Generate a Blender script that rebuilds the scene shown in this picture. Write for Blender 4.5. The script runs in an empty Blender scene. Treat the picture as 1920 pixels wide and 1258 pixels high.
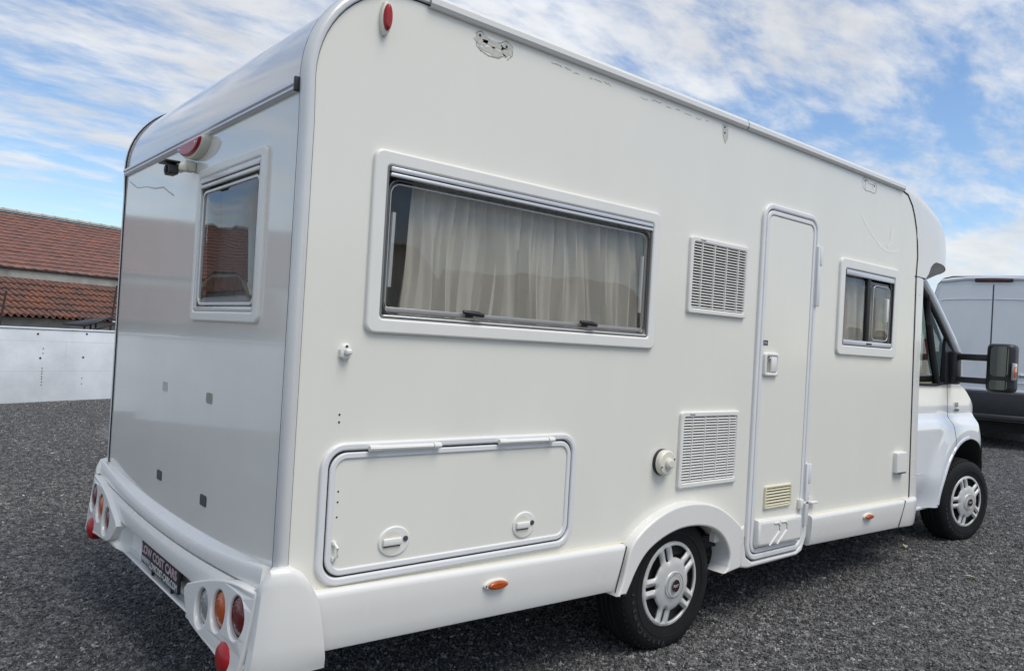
import bpy, bmesh, math, random
from mathutils import Vector, Matrix
from mathutils.geometry import tessellate_polygon
R = math.radians
rnd = random.Random(7)
scene = bpy.context.scene
col = scene.collection
# ------------------------------------------------------------------ camera
# world axes: x = forward along the motorhome, y = towards its far side, z = up; its near side wall is y = 0
cam = bpy.data.cameras.new('camera')
cam.sensor_width = 36.0
cam.lens = 1443.6 / 1920 * 36.0
cam.clip_start = 0.05
cam.clip_end = 3000
co = bpy.data.objects.new('camera', cam)
col.objects.link(co)
right = Vector((0.76472, -0.64183, 0.05712)); down = Vector((0.04929, -0.03012, -0.99833)); fwd = Vector((0.64248, 0.76626, 0.0086))
m = Matrix((right, -down, -fwd)).transposed().to_4x4()
m.translation = (-1.07117, -2.32047, 1.43316)
co.matrix_world = m
scene.camera = co
# ------------------------------------------------------------------ light
CLX, CLY = 5.0, 2.0
SUN = Vector((0.10, -0.46, 0.88)).normalized()      # towards the sun
elev = math.asin(SUN.z); azim = math.atan2(SUN.x, SUN.y)
world = bpy.data.worlds.new('World'); scene.world = world
world.use_nodes = True
nt = world.node_tree; nt.nodes.clear()
def N(t, **kw):
    n = nt.nodes.new(t)
    for k, v in kw.items(): setattr(n, k, v)
    return n
def L(a, b): nt.links.new(a, b)
def val(n, **kw):
    for k, v in kw.items(): n.inputs[k.replace('_', ' ')].default_value = v
def math_n(op, a, b=None, c=None, clamp=False):
    n = N('ShaderNodeMath', operation=op, use_clamp=clamp)
    for i, v in enumerate((a, b, c)):
        if v is None: continue
        if isinstance(v, (int, float)): n.inputs[i].default_value = v
        else: L(v, n.inputs[i])
    return n.outputs[0]
out = N('ShaderNodeOutputWorld'); bg = N('ShaderNodeBackground'); L(bg.outputs[0], out.inputs[0])
bg.inputs[1].default_value = 0.12
sky = N('ShaderNodeTexSky', sky_type='NISHITA', sun_disc=False)
sky.sun_elevation = elev; sky.sun_rotation = azim; sky.air_density = 1.0; sky.dust_density = 0.15; sky.ozone_density = 3.0
tc = N('ShaderNodeTexCoord'); sep = N('ShaderNodeSeparateXYZ'); L(tc.outputs['Generated'], sep.inputs[0])
zz = math_n('ADD', math_n('MAXIMUM', sep.outputs[2], 0.0), 0.16)
cmb = N('ShaderNodeCombineXYZ')
L(math_n('DIVIDE', sep.outputs[0], zz), cmb.inputs[0]); L(math_n('DIVIDE', sep.outputs[1], zz), cmb.inputs[1])
def cloud_noise(scale, loc, rot, stretch, detail, rough, dist):
    mp = N('ShaderNodeMapping'); mp.inputs['Location'].default_value = loc; mp.inputs['Rotation'].default_value = (0, 0, rot); mp.inputs['Scale'].default_value = stretch
    L(cmb.outputs[0], mp.inputs[0])
    n = N('ShaderNodeTexNoise'); L(mp.outputs[0], n.inputs['Vector'])
    val(n, Scale=scale, Detail=detail, Roughness=rough, Distortion=dist)
    return n.outputs[0]
n1 = cloud_noise(0.62, (CLX, CLY, 0), 0.5, (1, 1, 1), 3, 0.5, 0.2)           # where cloud fields lie
n2 = cloud_noise(2.6, (0.4, 7.7, 0), -0.55, (0.8, 1.7, 1), 8, 0.62, 0.25)    # ripples
n4 = cloud_noise(7.0, (5.4, 1.7, 0), -0.45, (0.8, 1.5, 1), 6, 0.6, 0.2)      # small flakes
dens = math_n('ADD', math_n('MULTIPLY', n1, 0.85), math_n('ADD', math_n('MULTIPLY', n2, 0.95), math_n('MULTIPLY', n4, 0.55)))
mr = N('ShaderNodeMapRange', interpolation_type='SMOOTHSTEP'); L(dens, mr.inputs[0]); mr.inputs[1].default_value = 0.97; mr.inputs[2].default_value = 1.36
n3 = cloud_noise(1.6, (9.4, 2.2, 0), 0.1, (1, 1.3, 1), 6, 0.6, 0.2)
mr3 = N('ShaderNodeMapRange'); L(n3, mr3.inputs[0]); mr3.inputs[1].default_value = 0.3; mr3.inputs[2].default_value = 0.7; mr3.inputs[3].default_value = 4.6; mr3.inputs[4].default_value = 6.5
cl = N('ShaderNodeMix', data_type='RGBA', blend_type='MULTIPLY'); cl.inputs[0].default_value = 1
cl.inputs[6].default_value = (0.965, 0.98, 1.0, 1)
L(mr3.outputs[0], cl.inputs[7])
hz = math_n('MULTIPLY', mr.outputs[0], 0.9)
mx = N('ShaderNodeMix', data_type='RGBA'); L(hz, mx.inputs[0]); hs = N('ShaderNodeHueSaturation'); hs.inputs['Saturation'].default_value = 1.03; hs.inputs['Value'].default_value = 1.08; L(sky.outputs[0], hs.inputs['Color']); L(hs.outputs[0], mx.inputs[6]); L(cl.outputs[2], mx.inputs[7])
L(mx.outputs[2], bg.inputs[0])
sl = bpy.data.lights.new('sun', 'SUN'); sl.energy = 2.0; sl.angle = R(32); sl.color = (1.0, 0.945, 0.86)
so = bpy.data.objects.new('sun', sl); col.objects.link(so)
so.rotation_euler = SUN.to_track_quat('Z', 'Y').to_euler(); so.location = (0, 0, 30)
vs = scene.view_settings
vs.view_transform = 'Standard'; vs.look = 'None'; vs.exposure = 0.34; vs.gamma = 1.0; vs.use_curve_mapping = False
# ------------------------------------------------------------------ materials
M = {}
def mat(name, base, rough=0.5, metal=0.0, coat=0.0, var=0.0, vscale=4.0, bump=0.0, bscale=200.0, stretch=(1, 1, 1), tint2=None, spec=0.5, rvar=0.0):
    global nt
    mt = bpy.data.materials.new(name); mt.use_nodes = True; nt = mt.node_tree
    b = nt.nodes['Principled BSDF']
    b.inputs['Base Color'].default_value = (*base, 1); b.inputs['Roughness'].default_value = rough
    b.inputs['Metallic'].default_value = metal; b.inputs['Coat Weight'].default_value = coat; b.inputs['Coat Roughness'].default_value = 0.03
    b.inputs['Specular IOR Level'].default_value = spec
    if var or bump or rvar:
        ge = N('ShaderNodeNewGeometry'); mp = N('ShaderNodeMapping'); mp.inputs['Scale'].default_value = stretch; L(ge.outputs['Position'], mp.inputs[0])
    if var or rvar:
        n = N('ShaderNodeTexNoise'); L(mp.outputs[0], n.inputs['Vector']); val(n, Scale=vscale, Detail=6.0, Roughness=0.6)
        r = N('ShaderNodeMapRange'); L(n.outputs[0], r.inputs[0]); r.inputs[1].default_value = 0.3; r.inputs[2].default_value = 0.7
    if var:
        c = N('ShaderNodeMix', data_type='RGBA'); L(r.outputs[0], c.inputs[0])
        t2 = tint2 or tuple(x * (1 - var) for x in base)
        c.inputs[6].default_value = (*base, 1); c.inputs[7].default_value = (*t2, 1); L(c.outputs[2], b.inputs['Base Color'])
    if rvar:
        r2 = N('ShaderNodeMapRange'); L(n.outputs[0], r2.inputs[0]); r2.inputs[1].default_value = 0.3; r2.inputs[2].default_value = 0.7
        r2.inputs[3].default_value = rough; r2.inputs[4].default_value = rough + rvar; L(r2.outputs[0], b.inputs['Roughness'])
    if bump:
        n2 = N('ShaderNodeTexNoise'); L(ge.outputs['Position'], n2.inputs['Vector']); val(n2, Scale=bscale, Detail=3.0)
        bu = N('ShaderNodeBump'); bu.inputs['Strength'].default_value = bump; bu.inputs['Distance'].default_value = 0.002; L(n2.outputs[0], bu.inputs['Height']); L(bu.outputs[0], b.inputs['Normal'])
    M[name] = mt
    return mt
mat('cream_panel', (0.79, 0.775, 0.70), 0.10, var=0.04, vscale=1.6, stretch=(1.6, 1, .5), rvar=0.12, bump=0.02, bscale=3)
mat('rear_panel', (0.77, 0.755, 0.70), 0.09, var=0.05, vscale=2.0, coat=0.4, bump=0.03, bscale=3.0)
mat('roof_shell', (0.70, 0.705, 0.70), 0.12, var=0.06, vscale=3.0, coat=0.4, bump=0.05, bscale=3)
mat('white_gel', (0.755, 0.745, 0.71), 0.2, var=0.04, vscale=2.5, coat=0.3, rvar=0.1)
mat('cab_white', (0.79, 0.81, 0.83), 0.1, coat=0.8, var=0.02)
mat('frame_plastic', (0.78, 0.77, 0.725), 0.32, var=0.04, vscale=6)
mat('door_trim', (0.74, 0.745, 0.745), 0.3, var=0.05, vscale=5)
mat('silver_trim', (0.68, 0.68, 0.67), 0.26, metal=0.15, var=0.06, vscale=5)
mat('alloy_strip', (0.66, 0.67, 0.70), 0.3, metal=0.4, var=0.04)
mat('aged_plastic', (0.72, 0.70, 0.60), 0.4, var=0.07, vscale=9)
mat('yellowed_plastic', (0.72, 0.67, 0.48), 0.4, var=0.08, vscale=12)
mat('gasket_grey', (0.20, 0.20, 0.195), 0.5, var=0.15)
mat('pane_edge_grey', (0.09, 0.092, 0.095), 0.25, var=0.2)
mat('black_rubber', (0.018, 0.018, 0.02), 0.6, var=0.2)
mat('black_plastic', (0.022, 0.023, 0.026), 0.42, var=0.25, vscale=8, bump=0.15, bscale=500)
mat('dark_gap', (0.035, 0.036, 0.042), 0.8, var=0.2)
mat('dark_interior', (0.06, 0.058, 0.055), 0.8, var=0.2)
mat('tyre_rubber', (0.0115, 0.0115, 0.0125), 0.75, spec=0.3, var=0.35, vscale=14, bump=0.3, bscale=160)
mat('tyre_letter', (0.045, 0.046, 0.05), 0.5, var=0.2)
mat('hub_plastic', (0.62, 0.62, 0.605), 0.38, var=0.22, vscale=12, metal=0.1)
mat('steel_wheel', (0.07, 0.07, 0.075), 0.5, metal=0.4, var=0.4, vscale=20)
mat('under_body', (0.02, 0.02, 0.022), 0.9, var=0.3)
mat('chrome', (0.75, 0.75, 0.76), 0.12, metal=1.0, var=0.05)
mat('mirror_glass', (0.13, 0.15, 0.145), 0.01, metal=1.0, var=0.01)
mat('lens_red', (0.40, 0.006, 0.012), 0.3, coat=0.1, var=0.3, vscale=30)
mat('lens_dark_red', (0.14, 0.004, 0.009), 0.12, coat=0.4, var=0.3, vscale=30)
mat('lens_amber', (0.50, 0.085, 0.005), 0.12, coat=0.4, var=0.3, vscale=30)
mat('lens_clear', (0.30, 0.31, 0.31), 0.06, coat=1.0, var=0.35, vscale=40)
mat('plate_black', (0.015, 0.015, 0.017), 0.3, var=0.2)
mat('plate_text', (0.72, 0.72, 0.72), 0.4, var=0.1)
mat('plate_pink', (0.55, 0.42, 0.44), 0.4, var=0.15)
mat('badge_dark', (0.03, 0.008, 0.012), 0.25, coat=0.6, var=0.1)
mat('print_dark', (0.06, 0.065, 0.075), 0.5, var=0.1)
mat('glue_residue', (0.63, 0.615, 0.55), 0.6, var=0.3, vscale=90)
mat('glue_dark', (0.43, 0.42, 0.375), 0.7, var=0.5, vscale=120)
mat('faint_mark', (0.83, 0.815, 0.745), 0.22, var=0.02)
mat('seat_red_stand_in', (0.25, 0.02, 0.025), 0.8, var=0.3)  # seat colour made up to stand in for red glimpsed in the cab glass
mat('van_silver', (0.66, 0.69, 0.73), 0.25, metal=0.1, coat=0.6, var=0.05)
mat('house_render', (0.50, 0.47, 0.41), 0.9, var=0.5, vscale=1.8, tint2=(0.24, 0.23, 0.20), bump=0.4, bscale=30)
mat('dark_timber', (0.045, 0.03, 0.025), 0.7, var=0.4)
mat('black_sheet', (0.03, 0.03, 0.032), 0.5, var=0.4, vscale=5)
mat('white_pipe', (0.8, 0.8, 0.78), 0.35, var=0.05)
mat('leaf', (0.05, 0.08, 0.03), 0.6, var=0.5, vscale=3)
mat('bark', (0.08, 0.06, 0.045), 0.9, var=0.4)
# curtain cloth
mt = mat('curtain', (0.90, 0.88, 0.82), 0.9, var=0.05, vscale=8)
nt = mt.node_tree; b = nt.nodes['Principled BSDF']
tr = N('ShaderNodeBsdfTranslucent'); tr.inputs[0].default_value = (0.7, 0.68, 0.62, 1); ms = N('ShaderNodeMixShader'); ms.inputs[0].default_value = 0.3
o_ = nt.nodes['Material Output']; L(b.outputs[0], ms.inputs[1]); L(tr.outputs[0], ms.inputs[2]); L(ms.outputs[0], o_.inputs[0])
# tinted panes
def glass(name, tint, rough=0.0, ior=1.5, bump=0.0):
    global nt
    mt = bpy.data.materials.new(name); mt.use_nodes = True; nt = mt.node_tree; nt.nodes.clear()
    o = N('ShaderNodeOutputMaterial'); t = N('ShaderNodeBsdfTransparent'); t.inputs[0].default_value = (*tint, 1)
    g = N('ShaderNodeBsdfGlossy'); g.inputs['Roughness'].default_value = rough; g.inputs[0].default_value = (1, 1, 1, 1)
    fr = N('ShaderNodeFresnel'); gb = N('ShaderNodeNewGeometry'); L(math_n('MULTIPLY_ADD', gb.outputs['Backfacing'], 1.0 / ior - ior, ior), fr.inputs[0])
    ms = N('ShaderNodeMixShader'); L(fr.outputs[0], ms.inputs[0]); L(t.outputs[0], ms.inputs[1]); L(g.outputs[0], ms.inputs[2]); L(ms.outputs[0], o.inputs[0])
    if bump:
        ge = N('ShaderNodeNewGeometry'); n2 = N('ShaderNodeTexNoise'); L(ge.outputs['Position'], n2.inputs['Vector']); val(n2, Scale=2.2, Detail=1.0)
        bu = N('ShaderNodeBump'); bu.inputs['Strength'].default_value = bump; bu.inputs['Distance'].default_value = 0.05; L(n2.outputs[0], bu.inputs['Height']); L(bu.outputs[0], g.inputs['Normal']); L(bu.outputs[0], fr.inputs['Normal'])
    M[name] = mt
glass('acrylic_pane', (0.79, 0.78, 0.75), 0.005, 1.5, 0.10)
glass('acrylic_dark', (0.72, 0.71, 0.69), 0.005, 1.5, 0.06)
glass('acrylic_tinted', (0.42, 0.42, 0.43), 0.005, 1.6, 0.05)
glass('cab_glass', (0.40, 0.45, 0.44), 0.0, 1.5)
# ground: dark chippings
mt = bpy.data.materials.new('chippings'); mt.use_nodes = True; nt = mt.node_tree; M['chippings'] = mt
b = nt.nodes['Principled BSDF']; ge = N('ShaderNodeNewGeometry')
v1 = N('ShaderNodeTexVoronoi'); L(ge.outputs['Position'], v1.inputs['Vector']); val(v1, Scale=75.0)
v2 = N('ShaderNodeTexVoronoi'); L(ge.outputs['Position'], v2.inputs['Vector']); val(v2, Scale=22.0)
nb = N('ShaderNodeTexNoise'); L(ge.outputs['Position'], nb.inputs['Vector']); val(nb, Scale=0.7, Detail=5.0)
rp = N('ShaderNodeValToRGB'); L(v1.outputs['Color'], rp.inputs[0])
rp.color_ramp.elements[0].color = (0.04, 0.04, 0.043, 1); rp.color_ramp.elements[1].color = (0.28, 0.275, 0.265, 1)
e = rp.color_ramp.elements.new(0.75); e.color = (0.115, 0.114, 0.114, 1)
v3 = N('ShaderNodeTexVoronoi'); L(ge.outputs['Position'], v3.inputs['Vector']); val(v3, Scale=30.0)
rp3 = N('ShaderNodeValToRGB'); L(v3.outputs['Color'], rp3.inputs[0]); rp3.color_ramp.elements[0].position = 0.2; rp3.color_ramp.elements[0].color = (0.55, 0.55, 0.56, 1); rp3.color_ramp.elements[1].color = (2.2, 2.15, 2.1, 1)
mm0 = N('ShaderNodeMix', data_type='RGBA', blend_type='MULTIPLY'); mm0.inputs[0].default_value = 1; L(rp.outputs[0], mm0.inputs[6]); L(rp3.outputs[0], mm0.inputs[7])
mm = N('ShaderNodeMix', data_type='RGBA', blend_type='MULTIPLY'); mm.inputs[0].default_value = 1; L(mm0.outputs[2], mm.inputs[6])
rq = N('ShaderNodeMapRange'); L(nb.outputs[0], rq.inputs[0]); rq.inputs[1].default_value = 0.3; rq.inputs[2].default_value = 0.7; rq.inputs[3].default_value = 0.75; rq.inputs[4].default_value = 1.25
L(rq.outputs[0], mm.inputs[7]); L(mm.outputs[2], b.inputs['Base Color']); b.inputs['Roughness'].default_value = 0.7
bu = N('ShaderNodeBump'); bu.inputs['Strength'].default_value = 1.0; bu.inputs['Distance'].default_value = 0.012
ad = math_n('ADD', v1.outputs['Distance'], math_n('MULTIPLY', v2.outputs['Distance'], 0.6)); L(ad, bu.inputs['Height']); bu.invert = True; L(bu.outputs[0], b.inputs['Normal'])
# loose stones
mt = bpy.data.materials.new('stone_chip'); mt.use_nodes = True; nt = mt.node_tree; M['stone_chip'] = mt
b = nt.nodes['Principled BSDF']; oi = N('ShaderNodeObjectInfo'); rp = N('ShaderNodeValToRGB'); ge = N('ShaderNodeNewGeometry')
wn = N('ShaderNodeTexVoronoi'); L(ge.outputs['Position'], wn.inputs['Vector']); val(wn, Scale=38.0)
L(wn.outputs['Color'], rp.inputs[0])
rp.color_ramp.elements[0].color = (0.03, 0.03, 0.031, 1); rp.color_ramp.elements[1].color = (0.55, 0.535, 0.505, 1)
e = rp.color_ramp.elements.new(0.5); e.color = (0.064, 0.063, 0.062, 1)
e = rp.color_ramp.elements.new(0.85); e.color = (0.19, 0.186, 0.178, 1)
L(rp.outputs[0], b.inputs['Base Color']); b.inputs['Roughness'].default_value = 0.38
# white-washed concrete wall with board joints
mt = bpy.data.materials.new('white_wall'); mt.use_nodes = True; nt = mt.node_tree; M['white_wall'] = mt
b = nt.nodes['Principled BSDF']; tcn = N('ShaderNodeTexCoord'); mp = N('ShaderNodeMapping'); L(tcn.outputs['Object'], mp.inputs[0])
n = N('ShaderNodeTexNoise'); L(mp.outputs[0], n.inputs['Vector']); val(n, Scale=1.6, Detail=8.0, Roughness=0.65)
sp = N('ShaderNodeSeparateXYZ'); L(mp.outputs[0], sp.inputs[0]); cb = N('ShaderNodeCombineXYZ'); L(sp.outputs[0], cb.inputs[0]); L(sp.outputs[2], cb.inputs[1])
br = N('ShaderNodeTexBrick'); L(cb.outputs[0], br.inputs[0]); val(br, Scale=1.0)
br.inputs['Brick Width'].default_value = 2.4; br.inputs['Row Height'].default_value = 0.5; br.inputs['Mortar Size'].default_value = 0.006; br.inputs['Mortar Smooth'].default_value = 0.6
rp = N('ShaderNodeValToRGB'); L(n.outputs[0], rp.inputs[0]); rp.color_ramp.elements[0].position = 0.3; rp.color_ramp.elements[1].position = 0.7
rp.color_ramp.elements[0].color = (0.55, 0.58, 0.60, 1); rp.color_ramp.elements[1].color = (0.74, 0.77, 0.80, 1)
mj = N('ShaderNodeMix', data_type='RGBA'); L(math_n('MULTIPLY', br.outputs['Fac'], math_n('MULTIPLY', n.outputs[0], 0.7)), mj.inputs[0]); L(rp.outputs[0], mj.inputs[6]); mj.inputs[7].default_value = (0.34, 0.36, 0.37, 1)
L(mj.outputs[2], b.inputs['Base Color']); b.inputs['Roughness'].default_value = 0.8
bu = N('ShaderNodeBump'); bu.inputs['Strength'].default_value = 0.5; bu.inputs['Distance'].default_value = 0.01; L(n.outputs[0], bu.inputs['Height']); L(bu.outputs[0], b.inputs['Normal'])
# roof tiles: colour differs from tile to tile and with lichen
def tile_mat(name, cols, lichen):
    global nt
    mt = bpy.data.materials.new(name); mt.use_nodes = True; nt = mt.node_tree; M[name] = mt
    b = nt.nodes['Principled BSDF']; ge = N('ShaderNodeNewGeometry')
    v = N('ShaderNodeTexVoronoi'); L(ge.outputs['Position'], v.inputs['Vector']); val(v, Scale=3.4)
    rp = N('ShaderNodeValToRGB'); L(v.outputs['Color'], rp.inputs[0]); cr = rp.color_ramp
    cr.elements[0].color = (*cols[0], 1); cr.elements[1].color = (*cols[-1], 1)
    for i, c in enumerate(cols[1:-1]): e = cr.elements.new((i + 1) / (len(cols) - 1)); e.color = (*c, 1)
    n = N('ShaderNodeTexNoise'); L(ge.outputs['Position'], n.inputs['Vector']); val(n, Scale=7.0, Detail=8.0, Roughness=0.7)
    r = N('ShaderNodeMapRange'); L(n.outputs[0], r.inputs[0]); r.inputs[1].default_value = 0.45; r.inputs[2].default_value = 0.75; r.inputs[4].default_value = 0.75
    mx = N('ShaderNodeMix', data_type='RGBA'); L(r.outputs[0], mx.inputs[0]); L(rp.outputs[0], mx.inputs[6]); mx.inputs[7].default_value = (*lichen, 1)
    L(mx.outputs[2], b.inputs['Base Color']); b.inputs['Roughness'].default_value = 0.9
tile_mat('flat_tile', [(0.17, 0.075, 0.058), (0.23, 0.10, 0.075), (0.15, 0.08, 0.068), (0.30, 0.11, 0.07)], (0.13, 0.095, 0.085))
tile_mat('barrel_tile', [(0.16, 0.07, 0.048), (0.115, 0.064, 0.053), (0.22, 0.085, 0.05), (0.13, 0.074, 0.06)], (0.12, 0.088, 0.075))
# ------------------------------------------------------------------ builders
WM = {}
def wm(p): return WM.get(p.name, Matrix.Identity(4))
def root(name, loc, label, cat, group=None, rz=0.0):
    o = bpy.data.objects.new(name, None); col.objects.link(o); o.location = loc; o.rotation_euler = (0, 0, rz); o.empty_display_size = 0.2
    WM[o.name] = Matrix.Translation(loc) @ Matrix.Rotation(rz, 4, 'Z')
    o['label'] = label; o['category'] = cat
    if group: o['group'] = group
    return o
def obj(name, me, material, parent=None, label=None, cat=None, group=None, kind=None, loc=None):
    o = bpy.data.objects.new(name, me); col.objects.link(o)
    if material and not me.materials: me.materials.append(M[material])
    if parent:
        o.parent = parent; o.matrix_parent_inverse = wm(parent).inverted()
    if loc: o.location = loc
    for k, v in (('label', label), ('category', cat), ('group', group), ('kind', kind)):
        if v: o[k] = v
    return o
def mesh(verts, faces, Mx=None, smooth=True, ang=32):
    me = bpy.data.meshes.new('m')
    if Mx is not None: verts = [Mx @ Vector(v) for v in verts]
    me.from_pydata([tuple(v) for v in verts], [], faces); me.update()
    if smooth:
        me.polygons.foreach_set('use_smooth', [True] * len(me.polygons)); me.set_sharp_from_angle(angle=R(ang))
    return me
def fix(me, smooth=True, ang=32):
    bm = bmesh.new(); bm.from_mesh(me); bmesh.ops.remove_doubles(bm, verts=bm.verts, dist=1e-6); bmesh.ops.recalc_face_normals(bm, faces=bm.faces); bm.to_mesh(me); bm.free()
    if smooth:
        me.polygons.foreach_set('use_smooth', [True] * len(me.polygons)); me.set_sharp_from_angle(angle=R(ang))
    return me
def join(mes):
    vs_, fs = [], []
    for me in mes:
        o = len(vs_); vs_ += [v.co.copy() for v in me.vertices]; fs += [[i + o for i in p.vertices] for p in me.polygons]
    return mesh(vs_, fs)
def SIDE(y=0.0): return Matrix(((1, 0, 0, 0), (0, 0, -1, y), (0, 1, 0, 0), (0, 0, 0, 1)))       # u->x v->z w->-y
def REAR(x=0.0): return Matrix(((0, 0, -1, x), (-1, 0, 0, 0), (0, 1, 0, 0), (0, 0, 0, 1)))      # u->-y v->z w->-x
def rrect(x0, z0, x1, z1, r, n=5):
    p = []
    for cx, cz, a in ((x1 - r, z1 - r, 0), (x0 + r, z1 - r, 90), (x0 + r, z0 + r, 180), (x1 - r, z0 + r, 270)):
        for k in range(n + 1):
            t = R(a + 90 * k / n); p.append((cx + r * math.cos(t), cz + r * math.sin(t)))
    return p
def ell(cx, cz, a, b, n=24, rot=0.0):
    return [(cx + a * math.cos(t) * math.cos(rot) - b * math.sin(t) * math.sin(rot), cz + a * math.cos(t) * math.sin(rot) + b * math.sin(t) * math.cos(rot)) for t in (2 * math.pi * k / n for k in range(n))]
def area(p): return sum(p[i][0] * p[(i + 1) % len(p)][1] - p[(i + 1) % len(p)][0] * p[i][1] for i in range(len(p))) / 2
def inset(p, d):
    q = []
    for i in range(len(p)):
        a, b, c = Vector(p[i - 1]), Vector(p[i]), Vector(p[(i + 1) % len(p)])
        e1 = (b - a); e2 = (c - b)
        if e1.length < 1e-9: e1 = e2
        if e2.length < 1e-9: e2 = e1
        e1.normalize(); e2.normalize()
        n1 = Vector((-e1.y, e1.x)); n2 = Vector((-e2.y, e2.x)); n = n1 + n2
        if n.length < 1e-6: n = n1
        n.normalize(); k = max(0.5, n.dot(n1)); q.append(tuple(b + n * (d / k)))
    return q
def plate(outer, holes, h, Mx, bev=0.0, w0=0.0, back=True):
    """flat plate, w from w0 to w0+h, front edges rounded by bev"""
    loops = [list(outer) if area(outer) > 0 else list(outer)[::-1]] + [list(x) if area(x) < 0 else list(x)[::-1] for x in holes]
    prof = [(0, w0), (0, w0 + h - bev)] + ([(bev * (1 - math.cos(R(a))), w0 + h - bev + bev * math.sin(R(a))) for a in (30, 60)] + [(bev, w0 + h)] if bev else [])
    vs_, fs, top, bot = [], [], [], []
    for lp in loops:
        n = len(lp); rings = []
        for d, w in prof:
            q = inset(lp, d) if d else lp
            rings.append(len(vs_)); vs_ += [(x, z, w) for x, z in q]
        for a, b_ in zip(rings, rings[1:]):
            fs += [[a + i, a + (i + 1) % n, b_ + (i + 1) % n, b_ + i] for i in range(n)]
        top.append((rings[-1], n)); bot.append((rings[0], n))
    nf = len(fs)
    idx = [i for s, n in top for i in range(s, s + n)]
    tess = tessellate_polygon([[Vector((vs_[i][0], vs_[i][1], 0)) for i in range(s, s + n)] for s, n in top])
    flat = []
    for t in tess:
        f = [idx[i] for i in t]; a = area([vs_[i][:2] for i in f])
        if abs(a) < 1e-12: continue
        flat.append(f if a > 0 else f[::-1])
    if back:
        idb = [i for s, n in bot for i in range(s, s + n)]
        for t in tess:
            f = [idb[i] for i in t]; a = area([vs_[i][:2] for i in f])
            if abs(a) < 1e-12: continue
            flat.append(f if a < 0 else f[::-1])
    me = mesh(vs_, fs + flat, Mx)
    sm = [True] * nf + [False] * (len(me.polygons) - nf); me.polygons.foreach_set('use_smooth', sm[:len(me.polygons)])
    return me
def ring(o, d, h, Mx, bev=0.0, w0=0.0):
    x0, x1, z0, z1 = min(p[0] for p in o), max(p[0] for p in o), min(p[1] for p in o), max(p[1] for p in o)
    r_ = x1 - max(p[0] for p in o if p[1] > z1 - 1e-6)
    return plate(o, [rrect(x0 + d, z0 + d, x1 - d, z1 - d, max(bev * 1.3 + .004, r_ - d), 8)], h, Mx, bev, w0)
def box(x0, x1, y0, y1, z0, z1, bev=0.0, seg=2):
    bm = bmesh.new(); bmesh.ops.create_cube(bm, size=1.0)
    for v in bm.verts: v.co = ((x0 + x1) / 2 + v.co.x * (x1 - x0), (y0 + y1) / 2 + v.co.y * (y1 - y0), (z0 + z1) / 2 + v.co.z * (z1 - z0))
    if bev: bmesh.ops.bevel(bm, geom=bm.edges[:], offset=bev, segments=seg, profile=0.5, affect='EDGES')
    me = bpy.data.meshes.new('b'); bm.to_mesh(me); bm.free()
    me.polygons.foreach_set('use_smooth', [True] * len(me.polygons)); me.set_sharp_from_angle(angle=R(50))
    return me
def xf(me, Mx): me.transform(Mx); return me
def tube(path, r, n=8, closed=False):
    P = [Vector(p) for p in path]; vs_, fs = [], []
    up = Vector((0, 0, 1)); prev = None
    for i, p in enumerate(P):
        t = (P[min(i + 1, len(P) - 1)] - P[max(i - 1, 0)]).normalized()
        a = t.cross(up if abs(t.z) < 0.95 else Vector((0, 1, 0))).normalized(); b_ = t.cross(a)
        rr = r[i] if isinstance(r, (list, tuple)) else r
        vs_ += [p + a * (rr * math.cos(2 * math.pi * k / n)) + b_ * (rr * math.sin(2 * math.pi * k / n)) for k in range(n)]
    for i in range(len(P) - 1):
        fs += [[i * n + k, i * n + (k + 1) % n, (i + 1) * n + (k + 1) % n, (i + 1) * n + k] for k in range(n)]
    fs += [list(range(n))[::-1], [(len(P) - 1) * n + k for k in range(n)]]
    return fix(mesh(vs_, fs))
def lathe(prof, n, Mx, cap=True):
    """prof: (r, w) ; axis = local w"""
    vs_ = [(r * math.cos(2 * math.pi * k / n), r * math.sin(2 * math.pi * k / n), w) for r, w in prof for k in range(n)]
    fs = [[i * n + k, i * n + (k + 1) % n, (i + 1) * n + (k + 1) % n, (i + 1) * n + k] for i in range(len(prof) - 1) for k in range(n)]
    if cap: fs += [list(range(n))[::-1], [(len(prof) - 1) * n + k for k in range(n)]]
    return fix(mesh(vs_, fs, Mx))
def grid(rows, close=False):
    n = len(rows[0]); vs_ = [v for r in rows for v in r]
    fs = [[i * n + k, i * n + k + 1, (i + 1) * n + k + 1, (i + 1) * n + k] for i in range(len(rows) - 1) for k in range(n - 1)]
    return mesh(vs_, fs)
def text(s, size, Mx, w=0.001, bold=0.0, xs=1.0, align='LEFT'):
    cu = bpy.data.curves.new('t', 'FONT'); cu.body = s; cu.size = size; cu.extrude = w / 2; cu.offset = bold; cu.align_x = align; cu.resolution_u = 3
    o = bpy.data.objects.new('t', cu); me = bpy.data.meshes.new_from_object(o); bpy.data.objects.remove(o); bpy.data.curves.remove(cu)
    me.transform(Matrix.Diagonal((xs, 1, 1, 1))); me.transform(Mx); me.materials.clear()
    return me
def T(x, y, z): return Matrix.Translation((x, y, z))
SLOPE = 0.013
def gz(x): return SLOPE * (x - 1.966)
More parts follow.
